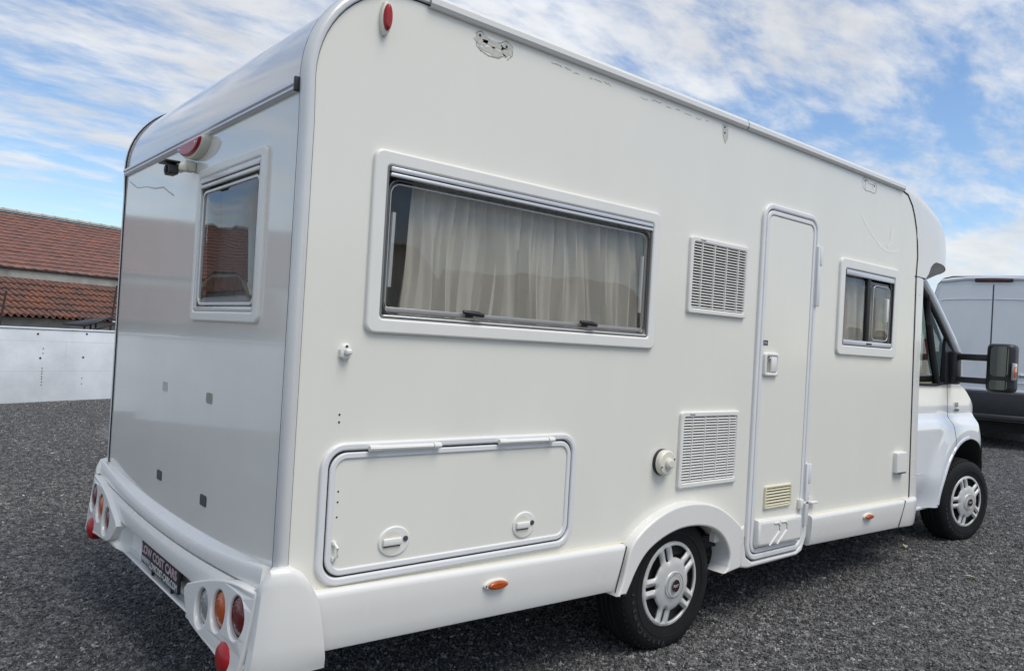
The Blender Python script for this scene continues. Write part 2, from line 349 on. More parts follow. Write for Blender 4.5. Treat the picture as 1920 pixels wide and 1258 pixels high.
# ------------------------------------------------------------------ ground
obj('ground', mesh([(-600, -600, gz(-40) - 0.5), (-40, -600, gz(-40)), (40, -600, gz(40)), (600, -600, gz(40)), (-600, 600, gz(-40) - 0.5), (-40, 600, gz(-40)), (40, 600, gz(40)), (600, 600, gz(40))],
    [[0, 1, 5, 4], [1, 2, 6, 5], [2, 3, 7, 6]], smooth=False), 'chippings', kind='structure')
def gravel(name, polys, density, seed, label, size=0.0080):
    vs_, fs = [], []
    for p in polys:
        fs.append(list(range(len(vs_), len(vs_) + len(p)))); vs_ += [(x, y, gz(x)) for x, y in p]
    o = obj(name, mesh(vs_, fs, smooth=False), 'stone_chip', label=label, cat='gravel', kind='stuff')
    ng = bpy.data.node_groups.new('gravel', 'GeometryNodeTree')
    ng.interface.new_socket('Geometry', in_out='INPUT', socket_type='NodeSocketGeometry'); ng.interface.new_socket('Geometry', in_out='OUTPUT', socket_type='NodeSocketGeometry')
    g = lambda t: ng.nodes.new(t); lk = ng.links.new
    gi, go = g('NodeGroupInput'), g('NodeGroupOutput')
    dp = g('GeometryNodeDistributePointsOnFaces'); dp.inputs['Density'].default_value = density; dp.inputs['Seed'].default_value = seed
    ico = g('GeometryNodeMeshIcoSphere'); ico.inputs['Radius'].default_value = size; ico.inputs['Subdivisions'].default_value = 1
    sp = g('GeometryNodeSetPosition'); nz = g('ShaderNodeTexNoise'); nz.inputs['Scale'].default_value = 110.0
    vm = g('ShaderNodeVectorMath'); vm.operation = 'SUBTRACT'; vm.inputs[1].default_value = (0.5, 0.5, 0.5)
    vm2 = g('ShaderNodeVectorMath'); vm2.operation = 'SCALE'; vm2.inputs['Scale'].default_value = 0.018
    lk(nz.outputs['Color'], vm.inputs[0]); lk(vm.outputs[0], vm2.inputs[0]); lk(vm2.outputs[0], sp.inputs['Offset']); lk(ico.outputs[0], sp.inputs['Geometry'])
    sm = g('GeometryNodeSetMaterial'); sm.inputs['Material'].default_value = M['stone_chip']; lk(sp.outputs[0], sm.inputs[0])
    ip = g('GeometryNodeInstanceOnPoints'); lk(gi.outputs[0], dp.inputs['Mesh']); lk(dp.outputs['Points'], ip.inputs['Points']); lk(sm.outputs[0], ip.inputs['Instance'])
    rv = g('FunctionNodeRandomValue'); rv.data_type = 'FLOAT_VECTOR'; rv.inputs[0].default_value = (0, 0, 0); rv.inputs[1].default_value = (6.28, 6.28, 6.28); lk(rv.outputs[0], ip.inputs['Rotation'])
    rs = g('FunctionNodeRandomValue'); rs.data_type = 'FLOAT_VECTOR'; rs.inputs[0].default_value = (0.5, 0.5, 0.35); rs.inputs[1].default_value = (1.5, 1.25, 0.9); lk(rs.outputs[0], ip.inputs['Scale'])
    lk(ip.outputs[0], go.inputs[0])
    o.modifiers.new('scatter', 'NODES').node_group = ng
gravel('gravel', [[(0.2, -1.9), (7.5, -1.6), (8.5, 1.0), (0.2, 1.0)], [(-2.0, 0.2), (0.2, 0.2), (0.2, 1.0), (1.2, 1.0), (1.2, 8.5), (-2.0, 8.5)]], 4700, 3, 'dark stone chippings strewn around the motorhome')
gravel('gravel', [[(7.5, -1.6), (14.5, 0.0), (15.5, 5.5), (8.5, 1.0)], [(8.5, 1.0), (15.5, 5.5), (9.0, 6.0)], [(-1.6, 8.5), (1.2, 8.5), (3.2, 13.0), (0.0, 12.0)]], 2300, 5, 'far stone chippings between the motorhome, wall and van', 0.0100)
# ------------------------------------------------------------------ background on the left: wall, shed, house
CX, CY = -1.071, -2.320
ang0 = math.atan2(.327, .945)
BGM = T(CX, CY, 0) @ Matrix.Rotation(ang0, 4, 'Z')          # u along the wall, v away from the camera
def bgp(u, v, z): return BGM @ Vector((u, v, z))
def wall_thing(name, A, B, h, th, label, holes):
    A, B = Vector(A), Vector(B); d = (B - A); ln = d.length; rz = math.atan2(d.y, d.x)
    rt = root(name, (A.x, A.y, 0), label, 'wall', rz=rz)
    Mx = WM[rt.name]
    def part(nm, me, mm):
        o = bpy.data.objects.new(nm, me); col.objects.link(o); o.parent = rt; me.materials.append(M[mm]); return o
    part('wall_face', box(0, ln, 0, th, -0.9, h, 0.008), 'white_wall')
    part('coping', box(-0.01, ln + 0.01, -0.012, th + 0.012, h + 0.002, h + 0.03, 0.006), 'white_wall')
    hole = None
    for u, z, r in holes:
        me = lathe([(r, 0.0), (r, 0.004)], 10, Matrix.Translation((0, 0, 0)) @ SIDE(0.0))
        o = part('tie_hole', me, 'dark_gap'); o.location = (u, 0, z)
    return rt
w0 = bgp(2.6, 13.3, 0); w1 = bgp(34, 13.3, 0)
ho = [(6.87 - 2.6 + .05, 1.12, .018), (6.98 - 2.6, .72, .018), (8.02 - 2.6 - .28, 1.15, .018), (7.45 - 2.6 + .25, .74, .018)]
ho += [(4.42, z, .009) for z in (.88, .80, .55, .50, .46, .41, .37, .32, .27)] + [(5.1, z, .009) for z in (.38, .28)]
wall_thing('boundary_wall', (w0.x, w0.y), (w1.x, w1.y), 1.195, 0.22, 'whitewashed concrete boundary wall below the tiled roofs', ho)
def flat_tile_mesh(w, l):
    # interlocking clay tile: thick nose, raised side roll
    xs = [(-w/2, .0), (-w*.42, .022), (-w*.3, .024), (-w*.2, .006), (w*.2, .004), (w*.36, .012), (w*.5, .004)]
    vs_ = [(x, -l*.52, z + .028) for x, z in xs] + [(x, l*.52, z) for x, z in xs] + [(x, -l*.52, z - .012) for x, z in xs]
    n = len(xs); fs = [[k, k+1, n+k+1, n+k] for k in range(n-1)] + [[2*n+k, 2*n+k+1, k+1, k] for k in range(n-1)]
    return fs, vs_
def barrel_tile_mesh(w, l):
    vs_, fs = [], []; n = 7
    for j, (y, s) in enumerate(((-l*.54, 1.0), (l*.54, .82))):
        vs_ += [(math.cos(math.pi*k/(n-1))*-w*.36*s, y, math.sin(math.pi*k/(n-1))*w*.36*s + (.03 if j == 0 else .0)) for k in range(n)]
    vs_ += [(v[0]*.82, v[1], v[2]*.82 - .004) for v in vs_[:n]]
    fs = [[k, n+k, n+k+1, k+1] for k in range(n-1)] + [[k, k+1, 2*n+k+1, 2*n+k] for k in range(n-1)]
    # pan tile half-way between the cover tiles
    o = len(vs_)
    for j, (y, s) in enumerate(((-l*.54, 1.0), (l*.54, 1.1))):
        vs_ += [(w*.5 + (-.5 + k/4)*w*.56*s, y, .012 - math.sin(math.pi*k/4)*.03 + (.012 if j == 0 else 0)) for k in range(5)]
    fs += [[o+k, o+k+1, o+5+k+1, o+5+k] for k in range(4)]
    return fs, vs_
def roof(parent, name, kind, O, ud, sd, ulen, slen, tw, tl, visible, material, skip=0.0):
    """O lower left corner, ud along the eave, sd up the slope; tiles that the picture shows are objects, the rest one joined part"""
    nrm = ud.cross(sd).normalized(); fs, vs_ = (flat_tile_mesh if kind == 'flat' else barrel_tile_mesh)(tw, tl)
    base = mesh(vs_, fs, ang=50); base.materials.append(M[material])
    Rm = Matrix((ud, sd, nrm)).transposed().to_4x4()
    nu, ns = int(ulen / tw), int(slen / tl); jv, jf, cnt = [], [], 0
    for s in range(ns):
        for u in range(nu):
            uu, ss = (u + .5) * tw, (s + .5) * tl
            P = O + ud * uu + sd * ss + nrm * (rnd.uniform(-.004, .008))
            Mx = T(*P) @ Rm @ Matrix.Rotation(rnd.gauss(0, .012), 4, 'Z') @ Matrix.Rotation(rnd.gauss(0, .008), 4, 'X')
            if visible(uu, ss) and cnt < 300:
                o = bpy.data.objects.new('roof_tile', base); col.objects.link(o); o.parent = parent; o.matrix_parent_inverse = wm(parent).inverted(); o.matrix_basis = Mx; cnt += 1
            else:
                k = len(jv); jv += [Mx @ Vector(v) for v in vs_]; jf += [[i + k for i in f] for f in fs]
    o = obj(name, mesh(jv, jf, ang=50), material, parent, kind='stuff')
    return cnt
def quad(*p): return mesh(list(p), [list(range(len(p)))], smooth=False)
UD = (BGM.to_3x3() @ Vector((1, 0, 0))); VD = (BGM.to_3x3() @ Vector((0, 1, 0)))
# long house
hu0, hu1 = -1.5, 30.0; he, hr = (22.2, 2.70), (28.0, 4.86)
c0 = bgp(hu0, 25, 0)
house = root('long_house', (c0.x, c0.y, 0), 'long low house with weathered flat-tile roof behind the tiled shed', 'house')
sd = (bgp(0, hr[0], hr[1]) - bgp(0, he[0], he[1])); sl_ = sd.length; sd.normalize()
def vis_house(u, s):
    f = s / sl_; uu = u + hu0; return 10.0 + 2.6 * f < uu < 14.4 + 3.7 * f
roof(house, 'roof_tiles', 'flat', bgp(hu0, he[0] - .12, he[1] - .045), UD, sd, hu1 - hu0, sl_ + .1, .29, .372, vis_house, 'flat_tile')
wl = [bgp(hu0 + .3, 22.14, -2), bgp(hu1 - .3, 22.14, -2), bgp(hu1 - .3, 33.5, -2), bgp(hu0 + .3, 33.5, -2)]
vs_ = wl + [Vector((p.x, p.y, 2.72)) for p in wl] + [bgp(hu0 + .3, 28, 4.78), bgp(hu1 - .3, 28, 4.78)]
obj('house_wall', mesh(vs_, [[0, 1, 5, 4], [2, 3, 7, 6], [1, 2, 6, 9, 5], [3, 0, 4, 8, 7]], smooth=False), 'house_render', house)
obj('roof_deck', mesh([bgp(hu0, 22.1, he[1] - .08), bgp(hu1, 22.1, he[1] - .08), bgp(hu1, 28, hr[1] - .03), bgp(hu0, 28, hr[1] - .03), bgp(hu1, 34, he[1] - .16), bgp(hu0, 34, he[1] - .16)], [[0, 1, 2, 3], [3, 2, 4, 5]], smooth=False), 'dark_timber', house)
me = None
for k in range(int((hu1 - hu0) / .42)):
    p = bgp(hu0 + .21 + k * .42, 28.0, hr[1] - .005)
    if me is None:
        n = 7; vv = []
        for x, s in ((-.235, 1.0), (.235, .86)): vv += [(x, -math.cos(math.pi * j / (n - 1)) * .13 * s, math.sin(math.pi * j / (n - 1)) * .10 * s) for j in range(n)]
        me = mesh(vv, [[j, j + 1, n + j + 1, n + j] for j in range(n - 1)]); me.materials.append(M['house_render'])
    o = bpy.data.objects.new('ridge_tile', me); col.objects.link(o); o.parent = house; o.matrix_parent_inverse = wm(house).inverted(); o.matrix_basis = T(*p) @ Matrix.Rotation(ang0, 4, 'Z')
# shed with barrel tiles
su0, su1 = 0.5, 26.0; se, sr = (19.3, 1.38), (22.05, 2.47)
c0 = bgp(su0, 20, 0)
shed = root('tiled_shed', (c0.x, c0.y, 0), 'low shed with orange-brown barrel-tile roof just above the white wall', 'shed')
sd = (bgp(0, sr[0], sr[1]) - bgp(0, se[0], se[1])); sl2 = sd.length; sd.normalize()
def vis_shed(u, s):
    f = s / sl2; uu = u + su0; return 9.0 + 1.0 * f < uu < 12.9 + 1.3 * f
roof(shed, 'roof_tiles', 'barrel', bgp(su0, se[0], se[1]), UD, sd, su1 - su0, sl2, .162, .43, vis_shed, 'barrel_tile')
obj('roof_deck', quad(bgp(su0, se[0] + .12, se[1] - .02), bgp(su1, se[0] + .12, se[1] - .02), bgp(su1, sr[0], sr[1] - .07), bgp(su0, sr[0], sr[1] - .07)), 'dark_timber', shed)
obj('shed_wall', mesh([bgp(su0, 19.7, -2), bgp(su1, 19.7, -2), bgp(su1, 19.7, 1.45), bgp(su0, 19.7, 1.45), bgp(su0, 22, -2), bgp(su0, 22, 2.3), bgp(su1, 22, -2), bgp(su1, 22, 2.3)], [[0, 1, 2, 3], [4, 0, 3, 5], [1, 6, 7, 2]], smooth=False), 'house_render', shed)
# lean-to sheet, poles and pipe behind the wall
def P3(*a): return tuple(bgp(*a))
c0 = bgp(8.8, 14.6, 0)
lt = root('lean_to', (c0.x, c0.y, 0), 'dark sheet lean-to rising behind the white wall beside the white pipe', 'lean-to')
sh = []
for t in (0, 1):
    sh.append([Vector(P3(8.18 + .55 * t, 14.1, 1.27 + .2 * t + .0)), Vector(P3(8.42 + .55 * t, 15.3, 1.27 + .12 * t))])
me = grid(sh); o = obj('roof_sheet', me, 'black_sheet', lt); md = o.modifiers.new('s', 'SOLIDIFY'); md.thickness = 0.03
for u in (8.5, 8.62, 8.72): obj('post', tube([P3(u, 14.7, -.5), P3(u, 14.7, 1.34)], .018), 'dark_timber', lt)
obj('rafter', tube([P3(8.3, 14.05, 1.22), P3(8.85, 14.05, 1.40)], .022), 'black_sheet', lt)
for (a, b_, lab) in (((8.86, 14.6, -.5), (9.06, 14.6, 2.15), 'thin dark pole leaning beside the motorhome edge, before the shed roof'), ((6.72, 14.6, -.5), (7.02, 14.6, 1.83), 'short dark pole leaning at the left edge of the picture')):
    Aa, Bb = Vector(P3(*a)), Vector(P3(*b_))
    if lab[0] == 't': Aa = Vector(P3(8.80, 14.6, -.5)); Bb = Vector(P3(9.04, 14.6, 2.1))
    obj('leaning_pole', tube([Aa, Aa.lerp(Bb, .5), Bb], [.022, .02, .017]), 'dark_timber', None, lab, 'pole', 'poles behind the wall')
pp = [(8.74, 14.2, 1.39), (8.79, 14.2, 1.385), (8.83, 14.2, 1.36), (8.86, 14.2, 1.31), (8.88, 14.2, 1.22), (8.885, 14.2, -.5)]
obj('bent_pipe', tube([P3(*p) for p in pp], .013), 'white_pipe', None, 'thin bent white pipe poking above the white wall', 'pipe')
# surroundings mirrored in the rear panel and in the panes
wA, wB = Vector((w0.x, w0.y)), Vector((-12.5, -3.0))
wall_thing('boundary_wall', wB, (-2.2, 10.25), 1.2, 0.22, 'whitewashed wall mirrored across the rear panel of the motorhome', [])
def simple_house(name, O, rz, ln, wd, eave, rdg, label, tile='flat_tile', wallm='house_render'):
    rt = root(name, (O[0], O[1], 0), label, 'house', rz=rz); Mx = WM[rt.name]
    f = lambda x, y, z: Mx @ Vector((x, y, z))
    w_ = [f(.3, .3, -1), f(ln - .3, .3, -1), f(ln - .3, wd - .3, -1), f(.3, wd - .3, -1)]
    vs_ = w_ + [Vector((p.x, p.y, eave)) for p in w_] + [f(.3, wd / 2, rdg - .12), f(ln - .3, wd / 2, rdg - .12)]
    obj('house_wall', mesh(vs_, [[0, 1, 5, 4], [2, 3, 7, 6], [1, 2, 6, 9, 5], [3, 0, 4, 8, 7]], smooth=False), wallm, rt)
    for sgn, y0 in ((1, -.1), (-1, wd + .1)):
        O_ = f(0, y0, eave - .03) if sgn == 1 else f(ln, y0, eave - .03)
        ud = (f(1, 0, 0) - f(0, 0, 0)) * sgn; s_ = (f(0, wd / 2, rdg) - f(0, -.1, eave - .03)) if sgn == 1 else (f(0, wd / 2, rdg) - f(0, wd + .1, eave - .03)); l_ = s_.length; s_.normalize()
        roof(rt, 'roof_tiles', 'flat', O_, ud, s_, ln, l_, .32, .42, lambda u, s: False, tile)
        obj('roof_deck', quad(O_, O_ + ud * ln, O_ + ud * ln + s_ * l_ - Vector((0, 0, .06)), O_ + s_ * l_ - Vector((0, 0, .06))), 'dark_timber', rt)
    return rt
simple_house('opposite_house', (3.0, -33.0), R(-8), 13, 9, 3.3, 5.6, 'dark gabled house mirrored at the left end of the long side window')
simple_house('opposite_house', (18.5, -31.0), R(20), 15, 9, 2.6, 4.6, 'low tiled house mirrored in the middle of the long side window')
# ------------------------------------------------------------------ motorhome
W = 2.25
home = root('motorhome', (2.8, W / 2, 0), 'white low-profile motorhome parked with its rear corner nearest', 'motorhome')
S0 = SIDE(0.0); RX = -0.035; R0 = REAR(RX)
def A(name, me, material, parent=home, label=None, **k): return obj(name, me, material, parent, label, **k)
ARC = [(.35 - .355 * math.cos(R(a)), 2.25 + .355 * math.sin(R(a))) for a in range(0, 91, 6)]
front_edge = [(4.60, .48), (4.581, .51), (4.545, 1.3), (4.514, 2.045), (4.522, 2.195), (4.505, 2.29), (4.482, 2.377), (4.44, 2.465), (4.395, 2.53), (4.32, 2.59), (4.23, 2.605)]
ARC_W = [(.35 - .367 * math.cos(R(a)), 2.25 + .367 * math.sin(R(a))) for a in range(0, 85, 6)]
wall_out = [(-.017, .5), (1.74, .5), (1.74, .60), (2.30, .60), (2.30, .47), (4.60, .45)] + front_edge + [(.36, 2.606)] + [p for p in ARC_W[::-1] if p[1] < 2.604]
BW = (.278, 1.499, 1.668, 2.006)      # big window opening x0 z0 x1 z1
SW = (3.50, 1.52, 4.20, 2.02)
holes = [rrect(BW[0], BW[1] - .005, BW[2], BW[3], .02), rrect(SW[0], SW[1], SW[2], SW[3], .02)]
A('side_wall', plate(wall_out, holes, .03, S0, 0, -.03), 'cream_panel')
fw_ = A('far_side_wall', plate(wall_out, [rrect(.4, 1.46, 1.75, 2.04, .04), rrect(2.9, 1.46, 4.1, 2.04, .04)], .03, S0, 0, -W), 'cream_panel')
# rear panel, roof
RW = (.30, 1.475, .965, 2.035)        # rear window opening y0 z0 y1 z1
rp_out = [(-.031, .5), (-.031, 2.225), (-(W - .031), 2.225), (-(W - .031), .5)]
A('rear_panel', plate(rp_out, [[(-y, z) for y, z in rrect(RW[0], RW[1], RW[2], RW[3], .02)]], .03, R0, 0, -.03), 'rear_panel')
prof = [(RX, 2.222)] + [(.35 - .385 * math.cos(R(a)), 2.25 + .385 * math.sin(R(a))) for a in range(0, 91, 5)] + [(1.5, 2.645), (3.5, 2.645), (4.25, 2.635)]
A('roof_panel', fix(grid([[(x, y, z + (.02 * math.sin(math.pi * (y - .03) / (W - .06)) if x > .2 else 0)) for x, z in prof] for y in [.030 + (W - .060) * k / 12 for k in range(13)]])), 'roof_shell')
# floor and inner partitions keep the cabin dark
A('chassis_floor', box(-.03, 4.6, .03, W - .03, .44, .50), 'under_body')
A('cabin_bulkhead', box(4.46, 4.5, .06, W - .06, .5, 2.6), 'dark_interior')
# wheel arch liner
A('wheel_housing', box(1.55, 2.42, .26, .75, .30, .66), 'under_body')
A('chassis_rail', join([box(-.02, 6.2, .55, .63, .30, .44), box(-.02, 6.2, 1.62, 1.70, .30, .44), box(1.93, 2.02, .2, 2.05, .25, .36)]), 'under_body')
# rear corner trims with their seals
def trim(side):
    path = [(0, .60), (0, 1.0), (0, 1.6), (0, 2.1)] + ARC + [(.45, 2.605), (.62, 2.605)]
    pr = [(.006, 0.0), (.006, .006), (.010, .011), (.018, .013), (.027, .011), (.035, .004), (.040, -.007), (.041, -.017), (.038, -.022), (.0405, -.025), (.0405, -.032), (.0, -.032)]
    rows, seal, seal2 = [], [], []
    for i, p in enumerate(path):
        a, c = path[max(i - 1, 0)], path[min(i + 1, len(path) - 1)]
        t = Vector((c[0] - a[0], c[1] - a[1])).normalized(); n = Vector((-t.y, t.x))
        sg = (lambda b_: -b_) if side == 'near' else (lambda b_: W + b_)
        rows.append([(p[0] + n.x * u, sg(b_), p[1] + n.y * u) for u, b_ in pr])
        q = Vector(p) + n * .0365; seal.append((q.x, sg(-.0345), q.y))
        q = Vector(p) + n * .0045; seal2.append((q.x, sg(.0012), q.y))
    o = A('corner_trim', fix(grid(rows)), 'silver_trim')
    A('seal', tube(seal, .0045, 6), 'black_rubber', o)
    A('seal', tube(seal2, .0022, 6), 'dark_gap', o)
trim('near'); trim('far')
# roof edge rails (two lengths with a joint) on both sides
for (x0, x1) in ((.40, 2.372), (2.378, 4.24)):
    for yy in (0.0, W):
        s = -1 if yy == 0 else 1
        pr = [(.004, 2.598), (-.014, 2.60), (-.022, 2.612), (-.022, 2.632), (-.010, 2.648), (.03, 2.654), (.06, 2.65)]
        n = 9; rows = [[(x0 + (x1 - x0) * i / n, yy + (-s) * -1 * -dy if yy == 0 else yy - dy, z + .0035 * math.sin((x0 + (x1 - x0) * i / n - .4) / 3.84 * math.pi)) for dy, z in pr] for i in range(n + 1)]
        if yy == 0: rows = [[(x, dy, z) for (x, _, z), (dy, _2) in zip(r, pr)] for r in rows]
        A('roof_rail', fix(grid(rows)), 'white_gel')
# rear gutter rail
pr = [(0, 2.203), (-.010, 2.203), (-.018, 2.210), (-.018, 2.216), (-.013, 2.219), (-.022, 2.224), (-.022, 2.234), (-.012, 2.238), (0, 2.238)]
g = A('rear_rail', fix(grid([[(RX + x, y, z) for x, z in pr] for y in (.052, W / 2, W - .045)])), 'alloy_strip')
A('end_cap', box(RX - .024, RX + .002, .036, .0515, 2.198, 2.245, .003), 'black_plastic', g)
# ---- windows
def curtain(parent, x0, x1, z0, z1, y, folds, amp, seed, widen=0.0, name='curtain', ax='x'):
    r = random.Random(seed); n = folds * 10; ph = [r.uniform(-.5, .5) for _ in range(folds + 2)]; rows = []
    for j in range(9):
        f = j / 8; row = []
        for i in range(n + 1):
            u = i / n; k = u * folds; k0 = int(min(k, folds - 1)); p = ph[k0] * (1 - (k - k0)) + ph[k0 + 1] * (k - k0)
            d = amp * (.6 + .4 * math.sin(k0 * 2.1 + seed)) * (math.sin(2 * math.pi * k + p * 3) + .38 * math.sin(4 * math.pi * k + p * 5 + 1)) * (.6 + .4 * (1 - f)) + .006 * math.sin(k * 9 + f * 4)
            x = x0 + (x1 - x0) * u + widen * (1 - f) * (u - .5) + .008 * math.sin(f * 5 + k0)
            row.append((x, y + d, z0 + (z1 - z0) * f) if ax == 'x' else (y + d, x, z0 + (z1 - z0) * f))
        rows.append(row)
    return A(name, grid(rows), 'curtain', parent)
def bulged_pane(x0, z0, x1, z1, r, bulge, Mx, w0, n=22, mm=10):
    """acrylic pane: rounded rectangle, front bulged, turned edge"""
    lp = rrect(x0, z0, x1, z1, r, 6); c = ((x0 + x1) / 2, (z0 + z1) / 2); K = len(lp); vs_, fs = [], []
    rad = [0.0, .25, .5, .7, .85, .94, .985, 1.0]
    for t in rad[1:]:
        for (x, z) in lp:
            w = w0 + bulge * (1 - t ** 4) - (.006 if t > .99 else 0)
            vs_.append((c[0] + (x - c[0]) * t, c[1] + (z - c[1]) * t, w))
    vs_.append((c[0], c[1], w0 + bulge)); ci = len(vs_) - 1
    for i in range(len(rad) - 2): fs += [[i * K + k, i * K + (k + 1) % K, (i + 1) * K + (k + 1) % K, (i + 1) * K + k][::-1] for k in range(K)]
    fs += [[ci, k, (k + 1) % K] for k in range(K)]
    return fix(mesh(vs_, fs, Mx), ang=60)
for a_, b_ in ((.39, 1.76), (2.89, 4.11)): A('pane', plate(rrect(a_, 1.45, b_, 2.05, .04), [], .004, S0, 0, -W - .006), 'acrylic_dark', fw_); curtain(fw_, a_, b_, 1.43, 2.07, W - .09, 16, .02, 31)
# long side window
wf = A('window', ring(rrect(.217, 1.437, 1.722 + .006, 2.066, .035), .052, .016, S0, .008), 'frame_plastic', label='long side window with drawn cream curtains')
A('gasket', ring(rrect(.268, 1.489, 1.678, 2.016, .012), .010, .010, S0, .002), 'gasket_grey', wf)
for z0_, z1_ in ((1.996, 2.012), (1.978, 1.991)): A('top_rail', box(.283, 1.672, -.015, -.002, z0_, z1_, .003), 'alloy_strip', wf)
A('pane', bulged_pane(.284, 1.501, 1.668, 1.974, .045, .012, S0, -.004), 'acrylic_pane', wf)
A('pane_edge', ring(rrect(.282, 1.500, 1.670, 1.975, .046), .007, .008, S0, .003, -.006), 'pane_edge_grey', wf)
A('pane_rim', ring(rrect(.296, 1.512, 1.657, 1.962, .04), .0045, .003, S0, .001, -.010), 'alloy_strip', wf)
A('bottom_rail', box(.30, 1.655, .004, .012, 1.513, 1.531, .002), 'alloy_strip', wf)
A('sill', box(.285, 1.672, -.010, -.002, 1.492, 1.502, .003), 'silver_trim', wf)
for x in (.312, 1.634): A('stay_tube', tube([(x, .012, 1.60), (x + (.004), .012, 1.86)], .0085), 'alloy_strip', wf)
for x in (.655, 1.27):
    o = A('latch', fix(join([box(x - .018, x + .018, -.010, -.002, 1.516, 1.534, .003), tube([(x - .03, -.008, 1.535), (x + .025, -.022, 1.530), (x + .055, -.022, 1.526)], [.007, .011, .008])])), 'black_plastic', wf)
curtain(wf, .42, 1.70, 1.47, 2.0, .062, 20, .030, 3, widen=.09)
A('reveal', box(.24, 1.76, .03, .5, 1.40, 1.46), 'dark_interior', wf)
# small front side window
wf = A('window', ring(rrect(3.432, 1.470, 4.232, 2.064, .04), .062, .016, S0, .008), 'frame_plastic', label='small side window with sliding pane beside the entrance door')
A('gasket', ring(rrect(3.492, 1.530, 4.172, 2.004, .010), .012, .010, S0, .002), 'dark_gap', wf)
A('top_rail', box(3.506, 4.158, -.016, -.002, 1.965, 1.998, .003), 'alloy_strip', wf)
o = A('bottom_rail', box(3.506, 4.158, -.016, -.002, 1.536, 1.566, .003), 'alloy_strip', wf)
A('slide_latch', box(3.80, 3.87, -.020, -.016, 1.546, 1.556, .003), 'print_dark', wf)
A('mullion', box(3.800, 3.842, -.010, .01, 1.566, 1.965, .003), 'black_rubber', wf)
A('pane', bulged_pane(3.505, 1.568, 3.80, 1.963, .03, .01, S0, -.004), 'acrylic_dark', wf)
A('pane', bulged_pane(3.842, 1.568, 4.160, 1.963, .03, .004, S0, -.008), 'acrylic_dark', wf)
A('sliding_pane', bulged_pane(3.885, 1.578, 4.12, 1.935, .04, .008, S0, .004), 'acrylic_dark', wf)
A('pane_rim', ring(rrect(3.885, 1.578, 4.12, 1.935, .04), .0045, .004, S0, .001, .003), 'alloy_strip', wf)
A('handle', box(4.075, 4.105, -.012, .03, 1.70, 1.86, .008), 'frame_plastic', wf)
curtain(wf, 3.47, 3.83, 1.5, 1.99, .055, 5, .016, 8)
curtain(wf, 3.83, 4.24, 1.5, 1.93, .062, 6, .018, 11)
# rear window
wf = A('window', plate([(-y, z) for y, z in rrect(.268, 1.446, .988, 2.068, .03)], [[(-y, z) for y, z in rrect(.312, 1.487, .955, 2.030, .012)]], .013, R0, .008), 'frame_plastic', label='square rear window mirroring sky and roof')
fy = lambda y0, z0, y1, z1, r: [(-y, z) for y, z in rrect(y0, z0, y1, z1, r)]
A('gasket', ring(fy(.312, 1.487, .955, 2.030, .012), .014, .010, R0, .002), 'silver_trim', wf)
for z0_, z1_ in ((2.006, 2.022), (1.985, 2.000)): A('top_rail', box(RX - .014, RX - .002, .328, .94, z0_, z1_, .003), 'silver_trim', wf)
me = bulged_pane(-.936, 1.512, -.334, 1.975, .04, .010, R0, -.003); A('pane', me, 'acrylic_tinted', wf)
A('pane_edge', ring(fy(.332, 1.510, .938, 1.977, .04), .012, .009, R0, .003, -.006), 'silver_trim', wf)
A('bottom_rail', box(RX - .012, RX - .002, .33, .94, 1.490, 1.504, .003), 'silver_trim', wf)
A('stay_tube', box(RX + .004, RX + .014, .35, .37, 1.53, 1.95, .003), 'black_plastic', wf)
o = A('dark_back_sheet', plate(fy(.30, 1.47, .97, 2.04, .01), [], .004, R0, 0, -.11), 'dark_interior', wf)  # added dark sheet behind the curtain, darkens the view through the rear pane
me = curtain(wf, .30, .97, 1.47, 2.04, .055, 9, .012, 21, ax='y')
# ---- locker hatch
hf = A('locker_hatch', ring(rrect(.087, .592, 1.259, 1.066, .085, 8), .026, .014, S0, .007), 'door_trim', label='wide locker hatch with two round locks')
A('gap', ring(rrect(.113, .618, 1.233, 1.040, .066, 8), .010, .004, S0, 0), 'black_rubber', hf)
A('hatch_frame', ring(rrect(.119, .624, 1.227, 1.034, .062, 8), .022, .012, S0, .005), 'door_trim', hf)
A('hatch_panel', plate(rrect(.139, .644, 1.207, 1.014, .045, 8), [], .006, S0, 0), 'cream_panel', hf)
for x0, x1 in ((.255, .548), (.822, 1.112)):
    hh = [tube([(x0, -.022, 1.046), (x0 + .045, -.022, 1.045)], .0105), tube([(x0 + .047, -.021, 1.045), (x1 - .032, -.021, 1.044)], .0085), tube([(x1 - .030, -.022, 1.044), (x1, -.022, 1.044)], .0105), box(x0 + .01, x1 - .01, -.016, -.004, 1.030, 1.052, .003)]
    A('hinge', join(hh), 'frame_plastic', hf)
for cx, cz, sc in ((.382, .714, 1.0), (.985, .706, .92)):
    lk = A('lock', plate(ell(cx, cz, .064 * sc, .052, 32), [], .007, S0, .004, .005), 'frame_plastic', hf)
    A('lock_recess', plate(ell(cx - .012, cz - .002, .040 * sc, .040, 24), [], .0005, S0, 0, .0122), 'aged_plastic', lk)
    A('lock_handle', box(cx - .048 * sc, cx + .026 * sc, -.022, -.0125, cz - .012, cz + .014, .004), 'frame_plastic', lk)
    A('recess_shadow', box(cx - .044 * sc, cx + .022 * sc, -.0145, -.0130, cz - .017, cz - .0125), 'dark_gap', lk)
    A('key_barrel', lathe([(.0095, .012), (.0095, .0155), (.006, .016)], 16, T(cx + .044 * sc, 0, cz + .006) @ S0), 'print_dark', lk)
o = A('catch', fix(join([box(.143, .157, -.016, -.006, .675, .690, .003), box(.143, .157, -.016, -.006, .727, .742, .003), tube([(.150, -.014, .684), (.155, -.026, .695), (.155, -.026, .722), (.150, -.014, .734)], .005)])), 'frame_plastic', hf)
